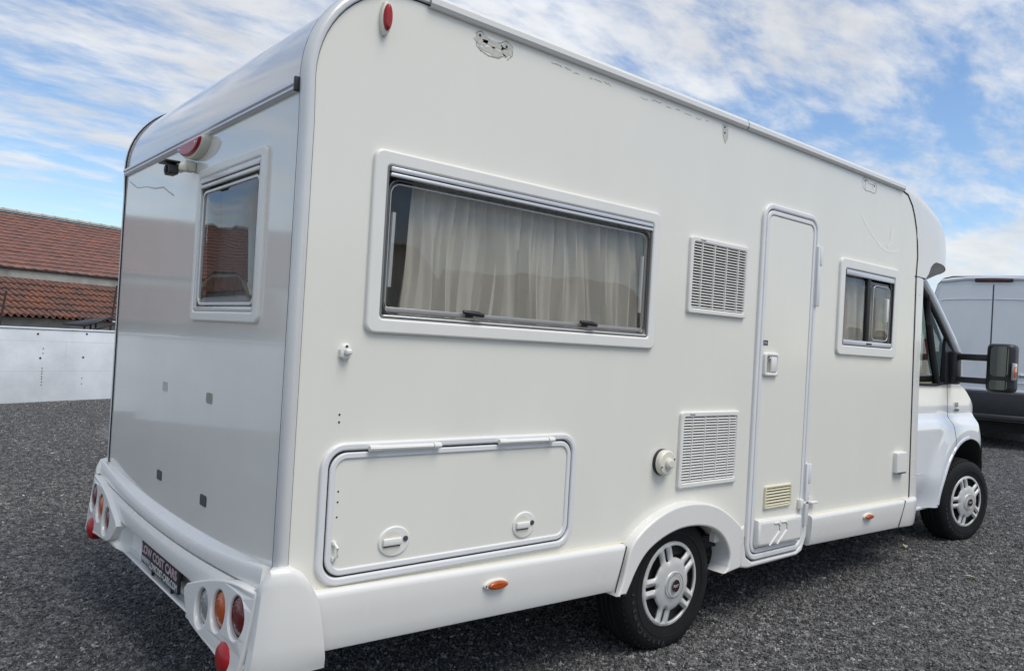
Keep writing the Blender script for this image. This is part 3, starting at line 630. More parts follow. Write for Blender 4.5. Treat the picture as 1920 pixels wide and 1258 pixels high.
for z in (.905, .87, .82): A('screw_hole', lathe([(.0035, .0061), (.0035, .0066)], 8, T(.156, 0, z) @ S0), 'dark_gap', hf)
# ---- fridge vents with separate slats
def vent(x0, z0, x1, z1, ns, material, fr, label, cols=4, dep=.016):
    v = A('vent', ring(rrect(x0, z0, x1, z1, .018), fr, dep, S0, .006), material, label=label)
    A('backing', plate(rrect(x0 + fr * .8, z0 + fr * .8, x1 - fr * .8, z1 - fr * .8, .004), [], .002, S0, 0, .0005), 'dark_gap', v)
    zi0, zi1 = z0 + fr * 1.05, z1 - fr * 1.05; p = (zi1 - zi0) / ns
    sm = mesh([(-(x1 - x0) / 2 + fr, -.004, p * .30), ((x1 - x0) / 2 - fr, -.004, p * .30), ((x1 - x0) / 2 - fr, -.014, -p * .28), (-(x1 - x0) / 2 + fr, -.014, -p * .28), (-(x1 - x0) / 2 + fr, -.010, -p * .36), ((x1 - x0) / 2 - fr, -.010, -p * .36)], [[0, 3, 2, 1], [3, 4, 5, 2]], smooth=False)
    sm.materials.append(M[material])
    for k in range(ns): obj('slat', sm, None, v, loc=((x0 + x1) / 2, 0, zi0 + (k + .5) * p))
    if cols:
        bm_ = box(-.0022, .0022, -.0155, -.004, zi0, zi1); bm_.materials.append(M[material])
        for k in range(1, cols + 1): obj('bar', bm_, None, v, loc=(x0 + fr + (x1 - x0 - 2 * fr) * (k - .35) / (cols + .3), 0, 0))
    return v
v = vent(1.959, 1.624, 2.452, 1.998, 23, 'frame_plastic', .026, 'upper louvred fridge vent')
A('maker_label', text('Dometic', .012, T(2.03, 0, 1.981) @ SIDE(-.0165), .0006), 'print_dark', v)
v = vent(1.957, .772, 2.447, 1.144, 23, 'frame_plastic', .026, 'lower louvred fridge vent')
A('maker_label', text('Dometic', .012, T(2.02, 0, 1.127) @ SIDE(-.0165), .0006), 'print_dark', v)
# ---- round flue, socket, small box and marks on the wall
fl = A('flue_cowl', lathe([(.062, .0), (.062, .012), (.056, .016)], 32, T(1.836, 0, .909) @ S0), 'black_plastic')
A('cover', lathe([(.060, .017), (.060, .036), (.052, .044), (.03, .046), (.03, .046)], 32, T(1.836, 0, .909) @ S0), 'aged_plastic', fl)
A('knob', lathe([(.026, .045), (.024, .058), (.015, .064)], 20, T(1.836, 0, .909) @ S0), 'aged_plastic', fl)
for a in (20, 200): A('screw', lathe([(.004, .044), (.004, .0475)], 8, T(1.836 + .048 * math.cos(R(a)), 0, .909 + .048 * math.sin(R(a))) @ S0), 'print_dark', fl)
kb = A('hook_base', plate([(.132, 1.352), (.152, 1.340), (.170, 1.352), (.170, 1.385), (.158, 1.398), (.140, 1.392), (.130, 1.376)], [], .016, S0, .005), 'frame_plastic')
A('hook_peg', box(.142, .165, -.036, -.015, 1.360, 1.380, .006), 'frame_plastic', kb)
A('screw', lathe([(.005, .016), (.005, .0175)], 8, T(.151, 0, 1.388) @ S0), 'print_dark', kb)
for x, z, r in ((.147, 1.160, .004), (.147, 1.135, .004), (.222, 1.93, .002)): A('screw_hole', lathe([(r, .0003), (r, .0009)], 8, T(x, 0, z) @ S0), 'dark_gap')
bx_ = A('socket_box', plate(rrect(4.31, .694, 4.458, .836, .012), [], .030, S0, .008), 'frame_plastic')
A('socket_lip', box(4.33, 4.45, -.034, -.004, .690, .697, .003), 'dark_gap', bx_)
def blob(pts, mm, w=.0008, parent=home): return A('glue_mark', plate(pts, [], w, S0, 0, .0002), mm, parent, 'worn glue patch left by a removed fitting')
r = random.Random(5)
def jag(cx, cz, a, b_, n, amt): return [(cx + a * (1 + r.uniform(-amt, amt)) * math.cos(2 * math.pi * k / n), cz + b_ * (1 + r.uniform(-amt, amt)) * math.sin(2 * math.pi * k / n)) for k in range(n)]
blob(jag(.640, 2.560, .032, .024, 18, .3), 'glue_residue'); blob(jag(.768, 2.556, .030, .026, 18, .3), 'glue_residue'); blob(jag(.70, 2.556, .055, .012, 16, .35), 'glue_residue'); blob(jag(.705, 2.53, .055, .014, 20, .35), 'glue_residue')
def ribbon(pts, wd, mm, w=.0006):
    q = []
    L_, R_ = [], []
    for i, p in enumerate(pts):
        a, c = pts[max(i - 1, 0)], pts[min(i + 1, len(pts) - 1)]; t = Vector((c[0] - a[0], c[1] - a[1])).normalized(); n = Vector((-t.y, t.x)) * wd * r.uniform(.5, 1.2)
        L_.append((p[0] + n.x, p[1] + n.y)); R_.append((p[0] - n.x, p[1] - n.y))
    me = grid([[(a[0], a[1], w), (b_[0], b_[1], w)] for a, b_ in zip(L_, R_)]); me.transform(S0); return me
def lines(name, polys, wd, mm, label): return A(name, join([ribbon(p, wd, mm) for p in polys]), mm, home, label)
lines('glue_outline', [[(.612, 2.575), (.640, 2.590), (.665, 2.572), (.70, 2.565), (.735, 2.572), (.76, 2.588), (.795, 2.575), (.795, 2.54), (.77, 2.515)], [(.64, 2.518), (.68, 2.508), (.73, 2.512), (.755, 2.53)], [(.618, 2.56), (.622, 2.53), (.645, 2.515)]], .0022, 'glue_dark', 'ragged glue outline near the rear roof edge')
for x, z in ((.634, 2.572), (.764, 2.566), (2.195, 2.576), (2.197, 2.548), (3.70, 2.575), (3.83, 2.563)): A('screw_hole', lathe([(.0055, .0012), (.0055, .002)], 8, T(x, 0, z) @ S0), 'dark_gap')
blob([(2.178, 2.59), (2.222, 2.588), (2.224, 2.53), (2.205, 2.497), (2.186, 2.525)], 'glue_residue')
lines('glue_outline', [[(2.178, 2.59), (2.222, 2.588), (2.226, 2.53), (2.206, 2.495), (2.184, 2.53), (2.178, 2.59)], [(2.19, 2.565), (2.213, 2.56), (2.21, 2.54), (2.19, 2.545)]], .0018, 'glue_dark', 'narrow glue outline below the middle of the roof rail')
lines('glue_outline', [[(3.69, 2.595), (3.67, 2.575), (3.68, 2.53), (3.72, 2.515), (3.78, 2.52), (3.83, 2.515), (3.855, 2.53), (3.862, 2.565), (3.84, 2.583), (3.815, 2.57), (3.80, 2.535)], [(3.69, 2.595), (3.72, 2.585), (3.76, 2.565), (3.815, 2.57)], [(3.72, 2.585), (3.705, 2.55), (3.715, 2.52)]], .0022, 'glue_dark', 'butterfly-shaped glue outline near the front roof edge')
seg = []
for x0, x1 in ((1.0, 1.32), (1.55, 2.05)):
    x = x0
    while x < x1:
        l = r.uniform(.015, .07); z = 2.575 - .004 + r.uniform(-.007, .005); seg.append([(x + l * q_ / 6, z + r.uniform(-.004, .004)) for q_ in range(7)]); x += l + r.uniform(.005, .07)
lines('sealant_remains', seg, .0018, 'glue_dark', 'flaking line of old sealant under the roof rail')
sw = [(3.68 + .9 * t * .62, 2.36 - .17 * math.sin(t * 2.2) - .02 * t) for t in [k / 10 for k in range(11)]]
A('faded_swoosh', join([ribbon(sw, .012, ''), ribbon([(4.06, 2.20), (4.10, 2.23), (4.12, 2.33)], .02, '', .0009)]), 'faint_mark', home, 'faint ghost of a removed swoosh decal')
# ---- entrance door
df = A('entrance_door', ring(rrect(2.570, .335, 3.158, 2.262, .095, 8), .030, .016, S0, .008), 'door_trim', label='narrow rounded entrance door')
A('gap', ring(rrect(2.598, .363, 3.130, 2.234, .07, 8), .009, .005, S0), 'black_rubber', df)
A('door_frame', ring(rrect(2.605, .370, 3.123, 2.227, .066, 8), .026, .015, S0, .006), 'door_trim', df)
A('door_seam', ring(rrect(2.629, .394, 3.099, 2.203, .046, 8), .005, .010, S0), 'dark_gap', df)
A('door_panel', plate(rrect(2.633, .398, 3.095, 2.199, .042, 8), [], .0115, S0, .002), 'cream_panel', df)
SD = SIDE(-.0115)
lw = A('lower_moulding', plate([(2.645, .405), (3.085, .395), (3.092, .43), (3.088, .541), (2.64, .553), (2.634, .43)], [], .030, SD, .022), 'white_gel', df)
for dx in (0, .075): A('chevron', fix(join([tube([(2.79 + dx, -.0425, .525), (2.83 + dx, -.0435, .525), (2.845 + dx, -.0435, .505), (2.845 + dx, -.0435, .478), (2.80 + dx, -.0435, .445), (2.75 + dx, -.0425, .408)], .0045, 6)])), 'frame_plastic', lw)
hd = A('handle', ring(rrect(2.638, 1.329, 2.775, 1.455, .016), .018, .016, SD, .006), 'frame_plastic', df)
A('handle_well', plate(rrect(2.652, 1.343, 2.761, 1.441, .01), [], .002, SD, 0), 'aged_plastic', hd)
A('lever', box(2.70, 2.755, -.027, -.013, 1.35, 1.435, .005), 'frame_plastic', hd)
A('finger_slot', box(2.660, 2.694, -.0155, -.0132, 1.347, 1.405), 'glue_dark', hd)
A('key_barrel', lathe([(.011, .002), (.011, .012), (.007, .013)], 14, T(2.690, 0, 1.424) @ SD), 'chrome', hd)
st = A('sticker', plate([(2.632, 1.494), (2.676, 1.494), (2.676, 1.522), (2.632, 1.522)], [], .0006, SD, 0, .0003), 'print_dark', df)
A('print', text('ETB', .016, T(2.637, 0, 1.502) @ SIDE(-.0127), .0004), 'plate_text', st)
v = A('door_vent', ring(rrect(2.715, .603, 2.985, .727, .008), .012, .012, SD, .003), 'yellowed_plastic', df)
sm = mesh([(-.125, -.012, .004), (.125, -.012, .004), (.125, -.022, -.006), (-.125, -.022, -.006), (.125, -.018, -.008), (-.125, -.018, -.008)], [[0, 3, 2, 1], [3, 5, 4, 2]], smooth=False); sm.materials.append(M['yellowed_plastic'])
A('backing', plate(rrect(2.722, .610, 2.978, .720, .004), [], .001, SD, 0, .0003), 'dark_gap', v)
for k in range(6): obj('slat', sm, None, v, loc=(2.85, 0, .626 + k * .0165))
for z0_, z1_ in ((1.74, 2.09), (.47, .83)): A('hinge', fix(join([box(3.132, 3.170, -.030, -.012, z0_, z1_, .006), box(3.145, 3.174, -.034, -.010, z0_ + (z1_ - z0_) * .68, z1_, .006)])), 'door_trim', df)
A('stay_clip', fix(join([box(3.068, 3.105, -.034, -.012, .575, .628, .004), box(3.10, 3.19, -.030, -.016, .596, .610, .003)])), 'frame_plastic', df)
kp = A('stay_catch', plate(rrect(3.20, .572, 3.222, .632, .004), [], .010, S0, .003), 'frame_plastic')
A('catch_pin', box(3.205, 3.275, -.03, -.008, .588, .602, .004), 'frame_plastic', kp)
stp = [(2.50, .520), (2.556, .530), (2.562, .43), (2.585, .36), (2.64, .328), (3.09, .326), (3.14, .35), (3.166, .42), (3.172, .515), (3.21, .518), (3.20, .40), (3.155, .318), (3.10, .300), (2.60, .296), (2.53, .31), (2.505, .40)]
A('door_surround', plate(stp, [], .030, S0, .012, -.02), 'white_gel')
# ---- side skirts and wheel arch
def skirt(name, x0, x1, zt0, zt1, zb0, zb1, n=12, slant0=0.0, slant1=0.0, label=None):
    prof = [(.015, 0.0), (-.022, -.002), (-.032, .002), (-.0375, .009), (-.0395, .022)]
    rows = []
    for i in range(n + 1):
        t = i / n; row = []
        zt = zt0 + (zt1 - zt0) * t; zb = zb0 + (zb1 - zb0) * t; H = zt - zb
        full = [(y, zt - d) for y, d in prof] + [(-.0385, zt - H * .4), (-.034, zt - H * .7), (-.029, zt - H * .9), (-.024, zt - H * .97), (-.012, zb), (.06, zb + .01)]
        for y, z in full:
            f = (zt - z) / H; xx = x0 + (x1 - x0) * t + slant0 * f * f * (1 - t) + slant1 * (f) * t
            row.append((xx, y, z))
        rows.append(row)
    me = grid(rows); n_ = len(rows[0]); o = len(me.vertices)
    vs_ = [v.co.copy() for v in me.vertices]; fs = [list(p.vertices) for p in me.polygons]; fs += [list(range(n_)), [len(rows) * n_ - n_ + k for k in range(n_)][::-1]]
    return A(name, fix(mesh(vs_, fs)), 'white_gel', home, label)
sk = skirt('side_skirt', .078, 1.575, .588, .556, .383, .352, slant0=.045, slant1=-.055, label='rear side skirt with amber marker lamp')
sk2 = skirt('side_skirt', 3.20, 4.44, .520, .505, .345, .318, slant1=-.08, label='front side skirt between entrance door and cab')
# end piece of the skirt ahead of the slanting joint
sk3 = skirt('skirt_end', 4.452, 4.70, .506, .50, .318, .300, n=8, slant0=0, slant1=.02)
for v in sk3.data.vertices:
    t = (v.co.x - 4.452) / .25
    f = (.505 - v.co.z) / .19
    v.co.x -= .08 * f * max(0, 1 - t)
    v.co.y += .03 * max(0, t - .5) ** 2 * 4
arc_o = [(1.530, .335), (1.562, .40), (1.585, .50), (1.606, .556), (1.665, .606), (1.745, .650), (1.845, .686), (1.945, .704), (2.045, .706), (2.15, .696), (2.255, .668), (2.35, .622), (2.43, .570), (2.475, .54), (2.475, .33), (2.33, .318)]
arc_i = [(2.362, .345), (2.38, .40), (2.345, .47), (2.29, .525), (2.21, .566), (2.11, .588), (1.99, .594), (1.88, .578), (1.78, .545), (1.70, .50), (1.645, .435), (1.61, .375), (1.585, .335)]
def smooth_loop(p, it=2):
    for _ in range(it):
        q = []
        for a, c in zip(p, p[1:]): q += [(a[0] * .75 + c[0] * .25, a[1] * .75 + c[1] * .25), (a[0] * .25 + c[0] * .75, a[1] * .25 + c[1] * .75)]
        p = [p[0]] + q + [p[-1]]
    return p
ar = A('wheel_arch', plate(smooth_loop(arc_o[:-2] + [arc_o[-2]]) + [(2.40, .322), (2.33, .318)] + smooth_loop(arc_i), [], .112, S0, .010, -.062), 'white_gel', label='white wheel arch above the rear wheel')
A('arch_filler', plate([(2.478, .33), (2.508, .33), (2.512, .525), (2.478, .538)], [], .034, S0, .010), 'white_gel')
for (xa, za, xb, zb_) in ((.10, .5895, 1.60, .5575), (3.21, .5215, 4.57, .5065)): A('sealant_line', tube([(xa, -.001, za), (xb, -.001, zb_)], .0035, 6), 'yellowed_plastic')
for x_, z_, dx_, h_ in ((4.445, .503, -.08, .185), (1.579, .552, -.055, .20)): A('joint_line', tube([(x_ + dx_ * f_, -.0405 + .006 * f_, z_ - h_ * f_) for f_ in (0, .25, .5, .75, 1)], .003, 6), 'dark_gap')
# amber marker lamps
def marker(cx, cz, a, parent):
    o = A('marker_lamp', plate(ell(cx, cz, a, .021, 28, R(0)), [], .012, SIDE(-.038), .005), 'aged_plastic', parent)
    A('lens', plate(ell(cx + a * .12, cz - .002, a * .82, .0165, 28), [], .012, SIDE(-.049), .008), 'lens_amber', o)
    A('screw', lathe([(.004, 0), (.004, .002)], 8, T(cx - a * .84, 0, cz) @ SIDE(-.049)), 'print_dark', o)
marker(.826, .503, .058, sk); marker(3.89, .452, .060, sk2)
# side marker at the top rear corner
sm_ = A('clearance_lamp', plate([(x, z) for x, z in [(.228, 2.563), (.238, 2.555), (.246, 2.53), (.248, 2.50), (.243, 2.465), (.232, 2.445), (.222, 2.445), (.212, 2.465), (.207, 2.50), (.209, 2.535), (.217, 2.558)][::-1]], [], .020, S0, .006), 'aged_plastic')
A('lens', plate(ell(.2285, 2.505, .0165, .045, 24), [], .016, SIDE(-.018), .010), 'lens_red', sm_)
# ---- rear wall fittings
d = [(-(1.03 + .155 * math.cos(R(a))), 2.198 - .075 * math.sin(R(a))) for a in range(0, 181, 10)]
bl = A('brake_lamp', plate(d, [], .036, R0, .010), 'aged_plastic', label='half-round high brake lamp under the rear rail')
d2 = [(-(1.03 + .138 * math.cos(R(a))), 2.190 - .058 * math.sin(R(a))) for a in range(0, 181, 10)]
A('lens', plate(d2, [], .014, REAR(RX - .034), .008), 'lens_red', bl)
for y in (1.15, .93): A('screw', lathe([(.005, .012), (.005, .016)], 8, T(0, y, 2.172) @ REAR(RX - .034)), 'chrome', bl)
rc = A('reversing_camera', fix(join([box(RX - .05, RX, 1.045, 1.095, 2.072, 2.118, .010), box(RX - .085, RX - .04, 1.03, 1.11, 2.066, 2.100, .010)])), 'aged_plastic')
A('camera_body', box(RX - .115, RX - .075, 1.03, 1.10, 2.046, 2.088, .006), 'black_plastic', rc)
A('visor', box(RX - .135, RX - .075, 1.012, 1.118, 2.092, 2.100, .003), 'black_plastic', rc)
A('camera_lens', lathe([(.016, 0), (.016, .006), (.010, .008)], 16, T(0, 1.065, 2.066) @ REAR(RX - .115)), 'black_rubber', rc)
for y, z, mm in ((1.301, 1.148, 'glue_residue'), (.722, 1.148, 'glue_dark'), (1.305, .752, 'print_dark'), (.720, .752, 'print_dark')):
    pd = A('rack_pad', plate([(-a, b_) for a, b_ in rrect(y - .034, z - .021, y + .034, z + .021, .009)], [], .0015 if mm != 'print_dark' else .003, R0, 0, .0002), mm)
A('scuff', join([xf(ribbon(p, .0035, ''), S0.inverted()) for p in ([(-2.15, 2.17), (-1.98, 2.115), (-1.80, 2.10), (-1.66, 2.075)], [(-1.66, 2.075), (-1.52, 2.065), (-1.42, 2.03), (-1.35, 2.008)])]), 'glue_residue', home, 'thin brown scratch below the rear rail')
home_sc = [c for c in home.children if c.name.startswith('scuff')][0]; home_sc.data.transform(R0)
# ---- rear bumper
def lerp_tab(tab, x):
    for (a, va), (b_, vb) in zip(tab, tab[1:]):
        if x <= b_:
            t = (x - a) / (b_ - a); t = t * t * (3 - 2 * t); return va + (vb - va) * t
    return tab[-1][1]
sym = lambda y: min(y, W - y)
ledge_in = [(.0, .676), (.06, .672), (.22, .655), (.45, .640), (.75, .630), (1.13, .622)]
ledge_out = [(.0, .682), (.06, .676), (.20, .664), (.40, .625), (.70, .602), (1.13, .592)]
seam = [(.0, .612), (.05, .608), (.20, .590), (.40, .574), (.75, .560), (1.13, .553)]
ys = [.035 + (W - .07) * k / 60 for k in range(61)]
rows = []
for y in ys:
    s = sym(y); t_ = abs(y - W / 2) / (W / 2); zi, zo, zs = .624 + .048 * t_ ** 2, .594 + .086 * t_ ** 2.2, .553 + .057 * t_ ** 2
    rows.append([(RX + .006, y, zi), (RX - .003, y, zi), (RX - .026, y, zo + .006), (RX - .033, y, zo + .001), (RX - .0365, y, zo - .007), (RX - .044, y, zs + .008), (RX - .043, y, zs + .002), (RX - .03, y, zs)])
rows[0] = [(a, y + 0.0, c) for a, y, c in rows[0]]
me = grid(rows); n_ = len(rows[0]); vs_ = [v.co.copy() for v in me.vertices]; fs = [list(p.vertices) for p in me.polygons] + [list(range(n_)), [60 * n_ + k for k in range(n_)]]
bp = A('rear_bumper', fix(mesh(vs_, fs)), 'white_gel', label='moulded white rear bumper with twin lamp clusters')
# lower face: between seam and bottom, with a recess for the number plate
ys2 = [.03 + (W - .06) * k / 80 for k in range(81)]
rows = []
for y in ys2:
    s = sym(y); zs = .553 + .057 * (abs(y - W / 2) / (W / 2)) ** 2 - .004
    rt_ = .478 - .012 * ((y - W / 2) / .5) ** 2; inr = abs(y - W / 2) < .50
    k = max(0, min(1, (.53 - abs(y - W / 2)) / .05)); k = k * k * (3 - 2 * k)
    dx = .058 * k
    mixp = lambda a, b_: (RX + a[0] * (1 - k) + b_[0] * k, y, a[1] * (1 - k) + b_[1] * k)
    rows.append([(RX - .03, y, zs), (RX - .047, y, zs), (RX - .053, y, zs - .008), (RX - .060, y, (zs + .49) / 2), (RX - .066, y, .484), (RX - .065, y, .479), mixp((-.066, .470), (-.004, .468)), mixp((-.066, .395), (-.004, .362)), mixp((-.066, .383), (-.010, .350)), mixp((-.080, .372), (-.032, .344)), mixp((-.084, .362), (-.042, .343)), mixp((-.084, .356), (-.046, .337)), mixp((-.07, .346), (-.04, .326)), (RX, y, .326)])
A('lower_face', fix(grid(rows)), 'white_gel', bp)
A('plate_ledge', box(RX - .056, RX - .030, .66, W - .66, .338, .3475, .004), 'white_gel', bp)
# lamp clusters
def cluster(near):
    s = (lambda y: y) if near else (lambda y: W - y)
    o2 = [(.012, .605), (.10, .604), (.22, .590), (.36, .558), (.50, .513), (.625, .470), (.60, .425), (.535, .366), (.40, .352), (.26, .345), (.075, .318), (.045, .332), (.03, .42), (.016, .52)]
    lampc = [(.115, .500), (.269, .476), (.4195, .441)]
    Mx = REAR(-.095)
    loop = [(-s(y), z) for y, z in smooth_loop(o2 + [o2[0]], 1)[:-1]]
    hol = [[(-s(y), z) for y, z in ell(cy, cz, .062, .068, 28)] for cy, cz in lampc]
    me = plate(loop, hol, .062, Mx, .006, -.02)
    for v in me.vertices:      # lean the face: top further in, outer end wrapped forward
        yy = sym(v.co.y); f = (.61 - v.co.z) / .28
        v.co.x += .030 * (1 - f) * (1 if v.co.x < -.1 else 0) + max(0, .06 - yy) * .25
    cl_ = A('lamp_cluster', me, 'white_gel', bp)
    cols_ = ['lens_dark_red', 'lens_amber', 'lens_clear'] if near else ['lens_dark_red', 'lens_amber', 'lens_dark_red']
    for (cy, cz), mm in zip(lampc, cols_):
        A('lamp', lathe([(.066, -.03), (.064, .000), (.060, .005), (.056, .0085), (.054, .0075), (.047, .0125), (.045, .0115), (.036, .0155), (.034, .0145), (.024, .0175), (.022, .0165), (.004, .0185)], 28, T(0, s(cy), cz) @ REAR(-.101)), mm, bp)
        A('lamp_rim', lathe([(.0675, -.02), (.0675, .004), (.0625, .006), (.0625, -.02)], 28, T(0, s(cy), cz) @ REAR(-.101), cap=False), 'badge_dark', bp)
    A('reflector', lathe([(.058, -.05), (.056, .002), (.045, .014), (.02, .022), (.004, .024)], 28, T(0, s(.165), .352) @ Matrix.Rotation(R(0), 4, 'Y') @ REAR(-.128)), 'lens_red', bp)
cluster(True); cluster(False)
# corner pieces
def corner(near):
    rows = []
    top = [(-.072, .676), (-.035, .684), (0.0, .682), (.035, .662), (.060, .626), (.078, .590)]
    # plan path from the cluster edge round to the side, as a function of s; height of top edge follows
    path = [(-.088, .034), (-.094, .012), (-.088, -.012), (-.068, -.030), (-.035, -.041), (0.0, -.045), (.035, -.045), (.060, -.044), (.082, -.043)]
    tops = [.610, .612, .640, .678, .684, .682, .662, .628, .588]
    for (x, y), zt in zip(path, tops):
        row = []
        for f in (0, .02, .06, .15, .3, .5, .7, .85, .95, 1.0):
            z = zt - (zt - .338) * f
            ins = .016 if f == 0 else (.006 if f == .02 else 0)
            g_ = .03 * math.sin(math.pi * min(1, f * 1.05)) * .2
            xx = x + (.046 * f ** .8 * max(0, (x + .02) / .10) if x > -.02 else -.030 * f * max(0, (-.02 - x) / .07))
            yy = y + ins - g_ + (.012 * (f - .85) / .15 if f > .85 else 0)
            row.append((xx, yy if near else W - yy, z))
        row.append((row[-1][0] * .6, (.06 if near else W - .06), row[-1][2] + .012))
        row.insert(0, (row[0][0] + (.03 if x < -.05 else 0), (.03 if near else W - .03), row[0][2] - .002))
        rows.append(row)
    A('corner_piece', fix(grid(rows)), 'white_gel', bp)
corner(True); corner(False)
# number plate
pl = A('number_plate', plate([(-y, z) for y, z in rrect(.790, .372, 1.318, .470, .006)], [], .010, REAR(-.078), .003), 'plate_black', bp, 'black dealer plate with pale lettering')
A('plate_bracket', box(-.0785, -.036, .90, 1.17, .390, .450), 'black_plastic', bp)
def fit_text(tx, y_left, z0, width, height, bold):
    me = text(tx, .05, Matrix.Identity(4), .0008, bold)
    xs_t = [v.co.x for v in me.vertices]; zs_t = [v.co.y for v in me.vertices]
    me.transform(T(-min(xs_t), -min(zs_t), 0)); me.transform(Matrix.Diagonal((width / (max(xs_t) - min(xs_t)), height / (max(zs_t) - min(zs_t)), 1, 1)))
    me.transform(T(0, y_left, z0) @ REAR(-.0886)); return me
A('lettering', fit_text('LOW COST CARS', 1.308, .418, .495, .040, .0018), 'plate_pink', bp)
A('lettering', fit_text('WWW.LOWCOST-CARS.COM', 1.312, .378, .505, .030, .0012), 'plate_text', bp)
for y in (1.17, .90): A('plate_clip', box(-.082, -.070, y - .005, y + .005, .344, .376), 'black_plastic', bp)
# ---- wheels
def wheel(name, cx, cz, yo, steer, label, far=False):
    """hub cap face looks to -y; yo = y of the outer sidewall"""
    w_ = A(name, lathe([(.200, .012), (.205, .000), (.225, -.003), (.262, -.010), (.298, -.004), (.316, .010), (.328, .028), (.335, .055), (.336, .10), (.335, .15), (.328, .178), (.312, .196), (.27, .21), (.21, .205), (.2, .19)], 64, Matrix(((1, 0, 0, 0), (0, 0, 1, 0), (0, 1, 0, 0), (0, 0, 0, 1))), cap=False), 'tyre_rubber', home, label)
    parts = [w_]
    # tread grooves
    for yy in (.075, .105, .135): parts.append(A('tread_groove', lathe([(.3362, yy), (.3375, yy + .001), (.3375, yy + .008), (.3362, yy + .009)], 48, Matrix(((1, 0, 0, 0), (0, 0, 1, 0), (0, 1, 0, 0), (0, 0, 0, 1))), cap=False), 'black_rubber', w_))
    kb_ = box(-.0035, .0035, .012, .036, -.004, .004); kb_.transform(T(0, 0, .3225)); blk = []
    for k in range(60):
        q = kb_.copy(); q.transform(Matrix.Rotation(2 * math.pi * k / 60, 4, 'Y')); blk.append(q)
    parts.append(A('tread_lugs', join(blk), 'tyre_rubber', w_))
    parts.append(A('rim_line', lathe([(.2465, -.0085), (.2465, -.0105), (.2495, -.0105), (.2495, -.0085)], 64, Matrix(((1, 0, 0, 0), (0, 0, 1, 0), (0, 1, 0, 0), (0, 0, 0, 1))), cap=False), 'black_rubber', w_))
    parts.append(A('steel_rim', lathe([(.205, .004), (.20, .03), (.15, .045), (.09, .040), (.05, .06), (.004, .06)], 40, Matrix(((1, 0, 0, 0), (0, 0, 1, 0), (0, 1, 0, 0), (0, 0, 0, 1))), cap=False), 'steel_wheel', w_))
    # trim with five pairs of spokes
    rr = [.030, .062, .066, .095, .118, .128, .150, .170, .186, .190, .200, .208]
    def dome(r_): return -.006 - .020 * max(0, 1 - (r_ / .125) ** 2) - (.004 if r_ < .064 else 0) - (.004 if .094 < r_ < .119 else 0) + (.010 * max(0, (r_ - .195) / .013) ** 2)
    vs_, fs, idx = [], [], {}
    cols_ = []
    for s5 in range(5):
        for c in range(12): cols_.append((s5, c))
    def angle(s5, c, r_):
        a1 = math.asin(min(.9, .009 / r_)); a2 = math.asin(min(.9, .046 / r_)); h = R(36)
        if r_ < .115: a1 = math.asin(.009 / .115); a2 = math.asin(.046 / .115)
        tb = [-h, -(a2 + (h - a2) * .5), -a2, -(a1 + a2) / 2, -a1, 0, a1, (a1 + a2) / 2, a2, a2 + (h - a2) * .35, a2 + (h - a2) * .65, a2 + (h - a2) * .85]
        return s5 * R(72) + R(180) + tb[c]
    for j, r_ in enumerate(rr):
        for k, (s5, c) in enumerate(cols_):
            a = angle(s5, c, r_); spoke = c in (3, 7) and .12 < r_ < .192
            vs_.append((r_ * math.cos(a), dome(r_) - (.006 if spoke else 0), r_ * math.sin(a)))
    K = 60
    for j in range(len(rr) - 1):
        for k, (s5, c) in enumerate(cols_):
            rm = (rr[j] + rr[j + 1]) / 2
            if .128 < rm < .187 and c in (0, 1, 8, 9, 10, 11): continue
            if .118 < rm < .187 and c in (4, 5): continue
            fs.append([j * K + k, j * K + (k + 1) % K, (j + 1) * K + (k + 1) % K, (j + 1) * K + k])
    fs.append(list(range(K))[::-1])
    hc = A('hub_cap', fix(mesh(vs_, fs), ang=28), 'hub_plastic', w_); md = hc.modifiers.new('s', 'SOLIDIFY'); md.thickness = .014; md.offset = -1
    parts.append(hc)
    # dark well behind the openings shows the steel wheel; emblem
    parts.append(A('emblem', plate(ell(0, 0, .026, .030, 28), [], .003, SIDE(-.0395), .001, -.002), 'badge_dark', w_))
    lt_ = [text('FIAT', .020, T(-.0225, 0, -.007) @ SIDE(-.0412), .0006, 0, .95)]
    parts.append(A('emblem_letters', lt_[0], 'plate_text', w_))
    parts.append(A('emblem_ring', lathe([(.060, .0325), (.060, .0345), (.057, .0345), (.057, .0325)], 36, S0, cap=False), 'chrome', w_))
    lets = []
    for i, ch in enumerate('VancoCamper'):
        a = R(262 - i * 8.2); q = text(ch, .036, Matrix.Rotation(a - R(90) + R(180) * 0, 4, 'Z') @ T(-.012, .268, 0), .0016, .0006)
        q.transform(SIDE(-.0098)); lets.append(q)
    parts.append(A('tyre_lettering', join([q for q in lets]), 'tyre_letter', w_))
    for p in parts:
        me = p.data
        if far: me.transform(Matrix.Diagonal((1, -1, 1, 1))); me.flip_normals()
        me.transform(T(cx, yo, cz) @ Matrix.Rotation(steer, 4, 'Z'))
        for v in me.vertices:
            g_ = gz(v.co.x) + .003
            if v.co.z < g_: v.co.z = g_
    return w_
wheel('rear_wheel', 1.973, .309, .014, 0, 'near rear wheel with silver five-pair spoke trim')
wheel('front_wheel', 5.775, .362, .045, R(-11), 'near front wheel turned slightly outwards')
wheel('rear_wheel', 1.973, .309, W - .014, 0, 'far rear wheel under the floor', far=True)
wheel('front_wheel', 5.775, .362, W - .045, R(-11), 'far front wheel under the cab', far=True)
